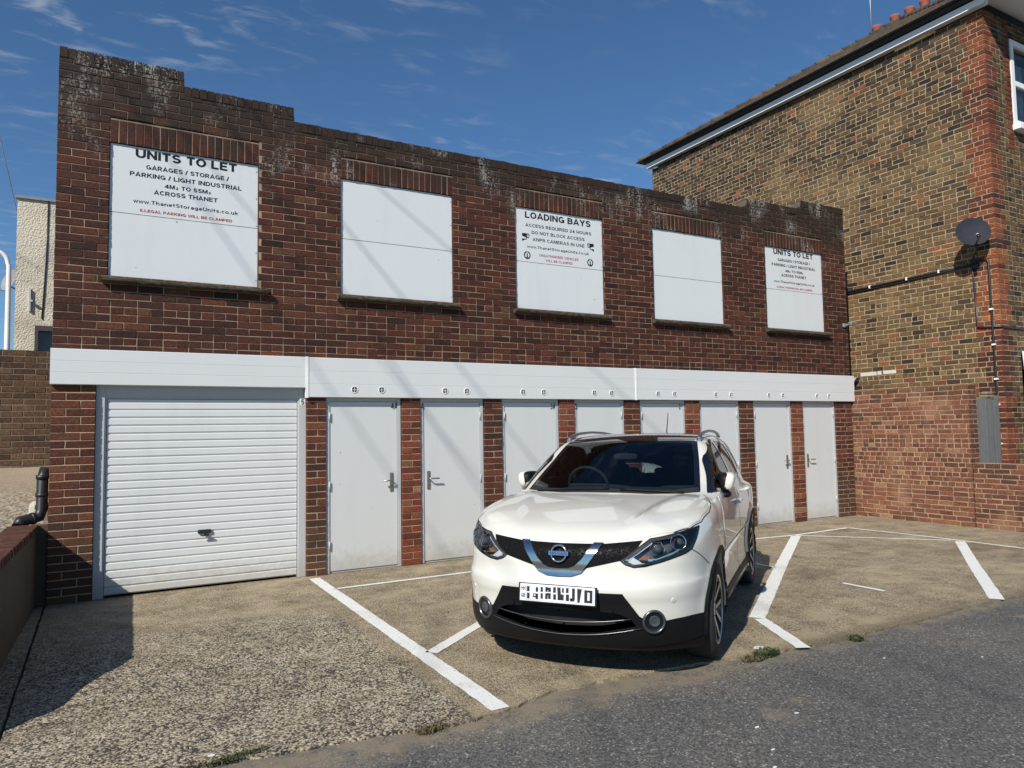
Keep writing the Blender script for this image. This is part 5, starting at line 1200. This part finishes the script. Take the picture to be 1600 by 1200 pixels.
for s_ in (1, -1):
    f = (lambda L_: L_) if s_ > 0 else mir
    for nm, ol, hx, hz in (('front_door', DOORF, 2.24, .99), ('rear_door', DOORR, 3.17, 1.03)):
        d_ = patch(nm, f(ol), (0, -s_, 0), .0035, M['paint'], car, res=.045, thick=.009)
        b = MB(); hv = s_*float(cast([(hx, 2, hz)], [(0, -1, 0)], False, 400, 3.)[0][1]); y_ = -hv; o_ = -s_
        b.tube([(hx-.11, y_+o_*.012, hz), (hx-.085, y_+o_*.040, hz+.002), (hx+.07, y_+o_*.042, hz+.004), (hx+.10, y_+o_*.012, hz+.004)], [.012, .017, .017, .013], 10); b.build('handle', M['paint'], d_)
    # plastic cladding: arches and sill
    for ax in AX:
        a = np.linspace(R(-12), R(192), 40); ro, ri = RA+.052, RA+.002
        outl = [(ax+ro*math.cos(t), s_*.9, RZ+ro*math.sin(t)) for t in a] + [(ax+ri*math.cos(t), s_*.9, RZ+ri*math.sin(t)) for t in a[::-1]]
        outl = [(u, v, max(z, .245)) for u, v, z in outl]
        patch('arch_trim', outl, (0, -s_, 0), .007, M['trim'], car, res=.03, thick=.02, arch=True)
    patch('sill_trim', f([(1.37, .88, .30), (3.13, .88, .30), (3.11, .88, .405), (3.0, .88, .37), (1.5, .88, .37), (1.39, .88, .405)]), (0, -s_, -.05), .010, M['trim'], car, res=.04, thick=.02)
    b = MB()
BLK = [(.021, .0001, .597), (.022, .26, .595), (.055, .42, .592), (.087, .472, .51), (.112, .515, .445), (.155, .588, .402), (.26, .726, .418), (.37, .803, .42), (.50, .865, .414), (.515, .865, .30), (.46, .84, .262), (.337, .762, .258), (.21, .60, .245), (.13, .45, .238), (.095, .247, .236), (.09, .0001, .234)]
patch('front_bumper_trim', sym(BLK), (1, 0, .02), .005, M['trim'], car, res=.03, thick=.03, holes=[sym(INT)])
patch('lower_grille', sym(INT), (1, 0, 0), -.085, M['seal'], car, res=.03, thick=-.092)
def bar(name, pts, r, mat, parent=car, n=8, mirror=False):
    b = MB(); b.tube([lay(p) for p in pts], r, n); o = b.build(name, M[mat], parent)
    return o
def onbody(p, d=(1, 0, 0), off=0., arch=False):
    d = np.array(d, float)/np.linalg.norm(d); P = cast([np.array(p)-d*1.5], [d], arch, 500, 4.)[0]; n = unit(grad(P[0:1], P[1:2], P[2:3], arch))[0]; return P+n*off, n
for zc, ze, w_, m_ in ((.398, .432, .46, 'dim'), (.312, .372, .52, 'dim')):
    pts = [onbody((0, v, zc+(ze-zc)*(abs(v)/w_)**2), off=.012)[0] for v in np.linspace(-w_, w_, 21)]; bar('intake_blade', pts, .0035, m_)
for v in np.linspace(-.40, .40, 3)[[0, 2]]:
    p, n = onbody((0, v*.85, .485), off=.012); b = MB(); b.tube([lay(p), lay(p+n*.008)], .014, 14); b.build('parking_sensor', M['trim'], car)
for s_ in (1, -1):
    p, n = onbody((0, s_*.712, .54), off=.001); b = MB(); b.tube([lay(p-n*.01), lay(p+n*.003)], .015, 16); b.build('parking_sensor', M['paint'], car)
# --- grille, chrome V, emblem, plate
GR = [(.105, .0001, .889), (.118, .18, .891), (.136, .301, .894), (.165, .402, .903), (.205, .53, .915), (.16, .505, .875), (.112, .44, .825), (.092, .395, .793), (.06, .27, .764), (.046, .19, .745), (.04, .14, .712), (.035, .0001, .70)]
patch('grille', sym(GR), (1, 0, -.05), .0035, M['grille'], car, res=.03, thick=.004)
VO = [(.124, .287, .893), (.052, .200, .776), (.040, .150, .712), (.034, .085, .686), (.03, .0001, .682)]
VI = [(.04, .0001, .735), (.042, .065, .738), (.046, .106, .754), (.056, .150, .793), (.113, .226, .893)]
M['vchrome'] = simple('smoked_chrome', (.46, .47, .49), .14, metal=1.)
vb = patch('chrome_v', mir(VO) + VO[::-1][1:] + VI[::-1] + mir(VI)[1:] if False else (VO + mir(VO)[::-1][1:] + mir(VI)[::-1][0:4] + [VI[0]] + VI[1:]), (1, 0, -.05), .017, M['vchrome'], car, res=.014, thick=.022)
VC = [(.04, .0001, .742), (.042, .058, .744), (.046, .095, .757), (.056, .138, .797), (.113, .216, .889)]
p, n = onbody((0, 0, .827), off=.016); n = np.array([-.97, 0, .24]); n /= np.linalg.norm(n)
Me = Matrix.Translation(Vector(lay(p))) @ Matrix(((0, n[2]*1., n[0]), (1, 0, 0), (0, -n[0]*1., n[2]))).to_4x4() 
# columns: local x -> car's left-to-right as read from the front, local y -> up the grille, local z -> out
ex_ = Vector((0, -1, 0)); ez_ = Vector(lay(n)); ey_ = ez_.cross(ex_); Me = Matrix((ex_, ey_, ez_)).transposed().to_4x4(); Me.translation = Vector(lay(p))
em = MB(); em.lathe([(.046, -.004), (.046, .006), (.050, .010), (.055, .010), (.059, .005), (.060, -.004)], 40, 0, Me)
em.bbox((-.069, -.0155, -.002), (.069, .0155, .0125), .003, 0, 0., Me); emb = em.build('emblem', M['chrome'], car)
text_mesh('lettering', 'NISSAN', M['black_ink'], -.058, .058, -.0095, .0095, 0, emb, .2, M=Me @ Matrix.Rotation(R(-90), 4, 'X') @ Matrix.Translation((0, -.0131, 0)))
pp = onbody((0, 0, .576), off=.014)[0]; pn = Vector((-.985, 0, .12)).normalized()
ez_ = pn; ex_ = Vector((0, -1, 0)); ey_ = ez_.cross(ex_); Mp = Matrix((ex_, ey_, ez_)).transposed().to_4x4(); Mp.translation = Vector((min(pp[0], .004)-.006, 0, .576))
b = MB(); b.bbox((-.272, -.064, -.012), (.272, .060, -.0035), .003, 0, 0., Mp); b.build('plate_holder', M['trim'], car)
b = MB(); b.bbox((-.26, -.055, -.004), (.26, .055, .002), .0025, 0, 0., Mp); pl = b.build('number_plate', simple('plate_white', (.72, .73, .73), .3), car)
M['plate_ink'] = simple('plate_black', (.012, .014, .018), .45); M['blue'] = simple('plate_blue', (.03, .05, .22), .4); M['fred'] = simple('flag_red', (.42, .03, .05), .4)
b = MB(); PZ = .0031
def rect(x0, x1, y0, y1, m=0, sk=0., z=None):
    # x in 0..1 across the plate, y in 0..1 up
    zz_ = PZ if z is None else z
    if m == 0 and z is None and x1-x0 < .05 and x1-x0 > .012: x0 -= .004; x1 += .004
    f = lambda x, y: tuple(Mp @ Vector((-.26+.52*x, -.055+.11*y, zz_)))
    b.poly([f(x0, y0), f(x1, y0), f(x1+sk, y1), f(x0+sk, y1)], m)
for x0, x1, ya, yb in ((.105, .132, .14, .47), (.102, .130, .56, .86), (.222, .250, .14, .46), (.222, .248, .56, .83), (.290, .313, .18, .50), (.288, .312, .58, .86), (.352, .378, .18, .52), (.352, .376, .60, .88), (.392, .420, .20, .54), (.392, .420, .60, .86), (.460, .490, .18, .50), (.458, .486, .58, .90), (.628, .662, .16, .54), (.628, .655, .62, .90), (.745, .742, .2, .3)):
    if x1 > x0: rect(x0, x1, ya, yb)
rect(.378, .392, .70, .86); rect(.378, .392, .40, .54)
rect(.522, .560, .18, .90, 0, -.012); rect(.560, .592, .18, .52); rect(.575, .592, .62, .88); rect(.515, .530, .18, .34, 0, .012); rect(.185, .222, .24, .32); rect(.182, .192, .32, .46); rect(.192, .222, .40, .46)
rect(.708, .738, .24, .90); rect(.688, .730, .16, .28); rect(.680, .700, .20, .34)
f_ = lambda x, y: tuple(Mp @ Vector((-.26+.52*x, -.055+.11*y, PZ)))
b.poly([f_(.775, .12), f_(.805, .12), f_(.832, .90), f_(.770, .90)])
for r4 in ((.868, .900, .14, .86), (.938, .965, .14, .86), (.900, .938, .74, .86), (.900, .938, .14, .28)): rect(*r4)
b.build('plate_characters', M['plate_ink'], pl)
b = MB()
for x0, x1, y0, y1, m in ((.018, .078, .60, .86, 1), (.018, .078, .695, .765, 2), (.043, .053, .60, .86, 2), (.018, .030, .62, .67, 0), (.066, .078, .62, .67, 0), (.018, .030, .79, .84, 0), (.066, .078, .79, .84, 0)): rect(x0, x1, y0, y1, m, 0., .0028+.0003*(m == 2)+.0005*(m == 0))
b.build('flag', [M['blue'], M['white_gloss'], M['fred']], pl)
text_mesh('plate_letters', 'GB', M['blue'], -.249, -.222, -.032, -.008, 0, pl, .2, M=Mp @ Matrix.Rotation(R(-90), 4, 'X') @ Matrix.Translation((0, -.0031, 0)))
b = MB()
for (x0, y0, x1, y1) in ((.088, .07, .985, .078), (.088, .925, .985, .933), (.088, .07, .090, .93), (.983, .07, .985, .93)): rect(x0, x1, y0, y1)
b.build('plate_border', M['plate_ink'], pl)
# --- headlights
def lampset(s_):
    f = (lambda L_: L_) if s_ > 0 else mir
    dr = (.75, -.62*s_, -.10); hl = empty('headlight', (0, 0, 0), 0, car)
    patch('housing', f(shrink(HL, .985)), dr, -.055, M['lamp_black'], hl, res=.03, thick=-.055)
    fw_ = np.array([-.93, .30*s_, .20]); fw_ /= np.linalg.norm(fw_)
    def place(p, r, hexa, depth):
        p = np.array([p[0], s_*p[1], p[2]]); q_, n_ = onbody(p, dr, -depth)
        E = Vector(lay(fw_)).to_track_quat('Z', 'Y').to_matrix().to_4x4(); E.translation = Vector(lay(q_)); b = MB()
        nn = 6 if hexa else 36
        b.lathe([(r*.80, -.01), (r*.86, .012), (r*.97, .014), (r*1.02, .006), (r*1.02, -.012)], nn if hexa else 36, 0, E, not hexa)
        b.build('lamp_ring', M['lamp_chrome'], hl)
        b = MB(); b.lathe([(r*.78, -.012), (r*.62, .000), (r*.60, .004)], 30, 1, E); b.lathe([(r*.60, .002), (r*.50, .018), (r*.32, .030), (r*.12, .035), (.0005, .0355)], 30, 0, E)
        b.build('projector', [M['lens_dark'], M['lamp_black']], hl)
    place((.24, .60, .862), .054, True, .022); place((.36, .722, .896), .054, False, .022)
    A_ = f([(.19, .545, .80), (.22, .60, .80), (.30, .70, .835), (.335, .735, .855), (.33, .735, .840), (.28, .69, .818), (.21, .60, .785), (.185, .55, .785)]); patch('chrome_shelf', A_, dr, -.012, M['lamp_chrome'], hl, res=.015, thick=.02)
    D_ = f([(.100, .415, .800), (.118, .455, .830), (.168, .518, .880), (.222, .570, .917), (.245, .592, .914), (.192, .532, .868), (.140, .475, .818), (.124, .452, .793)]); patch('light_guide', D_, dr, -.010, M['drl'], hl, res=.015, thick=.02)
    D_ = f([(.104, .445, .790), (.124, .452, .791), (.138, .47, .812), (.150, .53, .775), (.120, .50, .765)]); patch('side_light', D_, dr, -.012, M['drl'], hl, res=.012, thick=.02)
    patch('indicator', f([(.150, .500, .80), (.172, .53, .825), (.20, .565, .815), (.185, .545, .79)]), dr, -.016, M['amber'], hl, res=.012, thick=.02)
    d_, e1_, e2_ = frame_of(dr); h2 = inset(np.stack([np.asarray(f(HL)) @ e1_, np.asarray(f(HL)) @ e2_], -1), .017); off_ = np.mean(np.asarray(f(HL)) @ d_)
    patch('lamp_surround', f(HL), dr, .0018, M['lamp_edge'], hl, res=.018, thick=.004, holes=[h2[:, :1]*e1_+h2[:, 1:]*e2_+off_*d_])
    patch('lens', f(HL), dr, .0030, M['lens'], hl, res=.028, thick=.008)
    d_, e1_, e2_ = frame_of(dr)
    ribbon('seal', f(HL)+[f(HL)[0]], dr, .009, M['seal'], hl, .0028)
M['lens_dark'] = simple('projector_lens', (.05, .055, .065), .04, coat=1.)
for s_ in (1, -1): lampset(s_)
# --- fog lamps
for s_ in (1, -1):
    p, n = onbody((0, s_*.658, .410), (1, -.4*s_, 0), .0); n = np.array([-.86, .50*s_, -.05]); n /= np.linalg.norm(n); p = p+n*.004
    E = Vector(lay(n)).to_track_quat('Z', 'Y').to_matrix().to_4x4(); E.translation = Vector(lay(p)); b = MB()
    b.lathe([(.060, .0), (.064, .012), (.071, .014), (.077, .008), (.078, -.02)], 40, 0, E); fg = b.build('fog_light', M['dim'], car)
    b = MB(); b.lathe([(.062, .004), (.050, -.0), (.0005, .001)], 36, 0, E); b.build('bezel', M['piano'], fg)
    b = MB(); b.lathe([(.036, .0015), (.033, .012), (.030, .012), (.024, .006), (.0005, .012)], 30, 0, E @ Matrix.Translation((.004, .004, 0))); b.build('bulb_lens', M['lens_dark'], fg)
# --- gaps
ribbon('panel_gap', [(.405, .809, .842), (.50, .85, .79), (.62, .89, .715)], (.3, -1, 0), .006, M['seal'], car, mirror=True)
ribbon('panel_gap', [(1.322, .9, .42), (1.322, .9, .70), (1.350, .88, 1.05), (1.38, .86, 1.10)], (0, -1, 0), .007, M['seal'], car, mirror=True)
ribbon('panel_gap', [(2.4265, .9, .35), (2.4265, .9, .9), (2.417, .88, 1.12)], (0, -1, 0), .007, M['seal'], car, mirror=True, off=.0045)
ribbon('panel_gap', [(3.03, .9, .34), (3.068, .9, .42), (3.098, .9, .56), (3.178, .9, .74), (3.338, .9, .93), (3.368, .88, 1.12)], (0, -1, 0), .007, M['seal'], car, mirror=True)
ribbon('panel_gap', [(.335, .708, .954), (.455, .793, .972), (.605, .843, .992), (.855, .860, 1.02), (1.055, .846, 1.06), (1.205, .808, 1.09), (1.315, .762, 1.13)], (.1, -.25, -1), .007, M['seal'], car, mirror=True)
# --- wheels
def wheel(u, s_):
    w = empty('wheel', lay((u, s_*.79, .338)), 0, car)
    E = Matrix.Rotation(R(90)*(1 if s_ > 0 else -1), 4, 'X')      # local z -> outward
    b = MB(); b.lathe([(.232, -.105), (.268, -.112), (.318, -.108), (.334, -.088), (.338, -.05), (.338, .05), (.334, .088), (.318, .108), (.270, .113), (.242, .106), (.236, .098), (.232, -.105)], 56, 0, E); b.build('tyre', M['rubber'], w)
    b = MB(); b.lathe([(.236, -.09), (.215, -.06), (.212, .06), (.228, .092), (.234, .098)], 56, 1, E, True); b.lathe([(.234, .098), (.240, .105), (.246, .107), (.248, .100)], 56, 0, E, True)
    b.lathe([(.213, -.03), (.0005, -.028)], 40, 1, E, False)
    for k_ in range(5):
        a0 = 2*math.pi*k_/5 + .35
        for sg in (-1, 1):
            A = E @ Matrix.Rotation(a0, 4, 'Z')
            x0, x1 = .030, .232
            y0a, y1a = sg*.010, sg*.020; y0b, y1b = sg*.058, sg*.062
            zz0, zz1 = .074, .098
            v = [(x0, y0a, zz0), (x1, y0b-sg*.004, zz1), (x1, y0b+sg*.034, zz1), (x0, y1a+sg*.012, zz0)]
            lowv = [(p_[0], p_[1], p_[2]-.045) for p_ in v]; vv = [tuple(A @ Vector(p_)) for p_ in v+lowv]
            fc = [(0, 1, 2, 3), (0, 4, 5, 1), (1, 5, 6, 2), (2, 6, 7, 3), (3, 7, 4, 0)]
            if (sg > 0) == (s_ > 0) or True:
                b.mesh(vv, [fc[0]], 2); b.mesh(vv, fc[1:], 1)
    b.lathe([(.062, .04), (.060, .078), (.034, .082), (.030, .078), (.0005, .080)], 30, 1, E)
    ri = b.build('rim', [M['alloy'], M['piano'], M['alloy']], w)
    b = MB(); b.lathe([(.16, -.02), (.16, -.005), (.0005, -.005)], 36, 0, E); b.build('brake_disc', M['zinc'], w)
for u in AX:
    for s_ in (1, -1): wheel(u, s_)
# --- wheel wells and underside so no daylight shows under the car
b = MB()
for u in AX:
    for s_ in (1, -1):
        a = np.linspace(0, math.pi, 20); rr = .392
        for i in range(19):
            P = [(u+rr*math.cos(t), s_*vv_, max(.2, RZ+rr*math.sin(t))) for t, vv_ in ((a[i], .60), (a[i+1], .60), (a[i+1], .86), (a[i], .86))]; b.poly([lay(p_) for p_ in P], smooth=True)
b.build('wheel_well', M['seal'], car)
# --- mirrors (folded in)
def superq(c, r, e, n1=20, n2=14):
    V = []; F = []
    sg = lambda x, p_: math.copysign(abs(x)**p_, x)
    for i in range(n2+1):
        a = -math.pi/2+math.pi*i/n2
        for j in range(n1):
            t = 2*math.pi*j/n1; V.append((c[0]+r[0]*sg(math.cos(a), e)*sg(math.cos(t), e), c[1]+r[1]*sg(math.cos(a), e)*sg(math.sin(t), e), c[2]+r[2]*sg(math.sin(a), e)))
    for i in range(n2):
        for j in range(n1): F.append((i*n1+j, i*n1+(j+1) % n1, (i+1)*n1+(j+1) % n1, (i+1)*n1+j))
    return V, F
for s_ in (1, -1):
    mr = empty('door_mirror', (0, 0, 0), 0, car)
    V, F = superq((1.74, s_*.895, 1.195), (.125, .055, .082), .72)
    V = [(x, y+s_*.015*(z-1.195)/.08+ s_*.02*((1.74-x)/.12), z+.02*(x-1.74)) for x, y, z in V]
    car_mesh('cap', V, F if s_ < 0 else F, M['paint'], mr)
    V, F = superq((1.74, s_*.868, 1.188), (.118, .052, .084), .6); car_mesh('inner_face', [(x, y+s_*.02*((1.74-x)/.12), z) for x, y, z in V], F, M['trim'], mr)
    V, F = superq((1.71, s_*.870, 1.095), (.10, .052, .025), .6); car_mesh('foot', V, F, M['trim'], mr)
    for o in mr.children: recalc(o)
# --- roof rails, aerial, wipers
for s_ in (1, -1):
    b = MB(); pts = [(2.10, .612, 1.540), (2.17, .612, 1.570), (2.28, .612, 1.592), (2.44, .612, 1.606), (2.8, .607, 1.616), (3.2, .597, 1.606), (3.5, .585, 1.584), (3.64, .578, 1.560), (3.70, .575, 1.545)]
    b.tube([lay((u, s_*v, z)) for u, v, z in pts], [.022, .020, .016, .014, .013, .014, .016, .018, .02], 10); b.build('roof_rail', M['silver'], car)
p, n = onbody((3.72, 0, 1.5), (0, 0, -1)); b = MB(); b.tube([lay(p), lay(p+np.array([.01, 0, .02]))], [.022, .014], 10); b.tube([lay(p+np.array([.005, 0, .02])), lay(p+np.array([.03, 0, .06])), lay(p+np.array([.14, 0, .27]))], [.008, .006, .0035], 8); b.build('aerial', M['trim'], car)
for v0_, v1_, dv in ((-.60, .02, 0), (.12, .62, 0)):
    pts = [onbody((1.2, v, z), DW, .014)[0] for v, z in zip(np.linspace(v0_, v1_, 9), np.linspace(1.150, 1.168, 9))]
    b = MB(); b.tube([lay(p_) for p_ in pts], .009, 6); b.build('wiper', M['trim'], car)
patch('scuttle', sym([(1.16, .3, 1.128), (1.23, .57, 1.128), (1.34, .73, 1.138), (1.40, .70, 1.165), (1.29, .53, 1.152), (1.235, .30, 1.15)]), DW, .0035, M['seal'], car, res=.03, thick=.0)
# --- cabin
V, F = superq((1.62, 0, 1.0), (.42, .70, .135), .45); car_mesh('dashboard', V, F, M['cabin'], car)
E = Vector(lay((.93, 0, .36))).to_track_quat('Z', 'Y').to_matrix().to_4x4(); E.translation = Vector(lay((1.92, -.37, 1.13)))
b = MB(); nn = 14; b.lathe([(.185+.014*math.cos(2*math.pi*i/nn), .014*math.sin(2*math.pi*i/nn)) for i in range(nn)], 36, 0, E, True, True); b.bbox((-.18, -.02, -.012), (.18, .02, .012), .008, 0, 0., E); b.build('steering_wheel', M['cabin'], car)
for v in (-.37, .37):
    V, F = superq((2.62, v, .98), (.10, .24, .34), .6); V = [(x+.28*(z-.98), y, z) for x, y, z in V]; se = car_mesh('front_seat', V, F, M['seatcloth'], car)
    V, F = superq((2.80, v, 1.345), (.05, .13, .10), .65); car_mesh('headrest', V, F, M['seatcloth'], se)
V, F = superq((3.45, 0, .90), (.10, .62, .24), .5); se = car_mesh('rear_seat', V, F, M['seatcloth'], car)
for v in (-.38, 0, .38):
    V, F = superq((3.54, v, 1.165), (.04, .11, .05), .65); car_mesh('headrest', V, F, M['seatcloth'], se)
V, F = superq((1.86, 0, 1.40), (.02, .11, .03), .6); car_mesh('rear_view_mirror', V, F, M['cabin'], car)
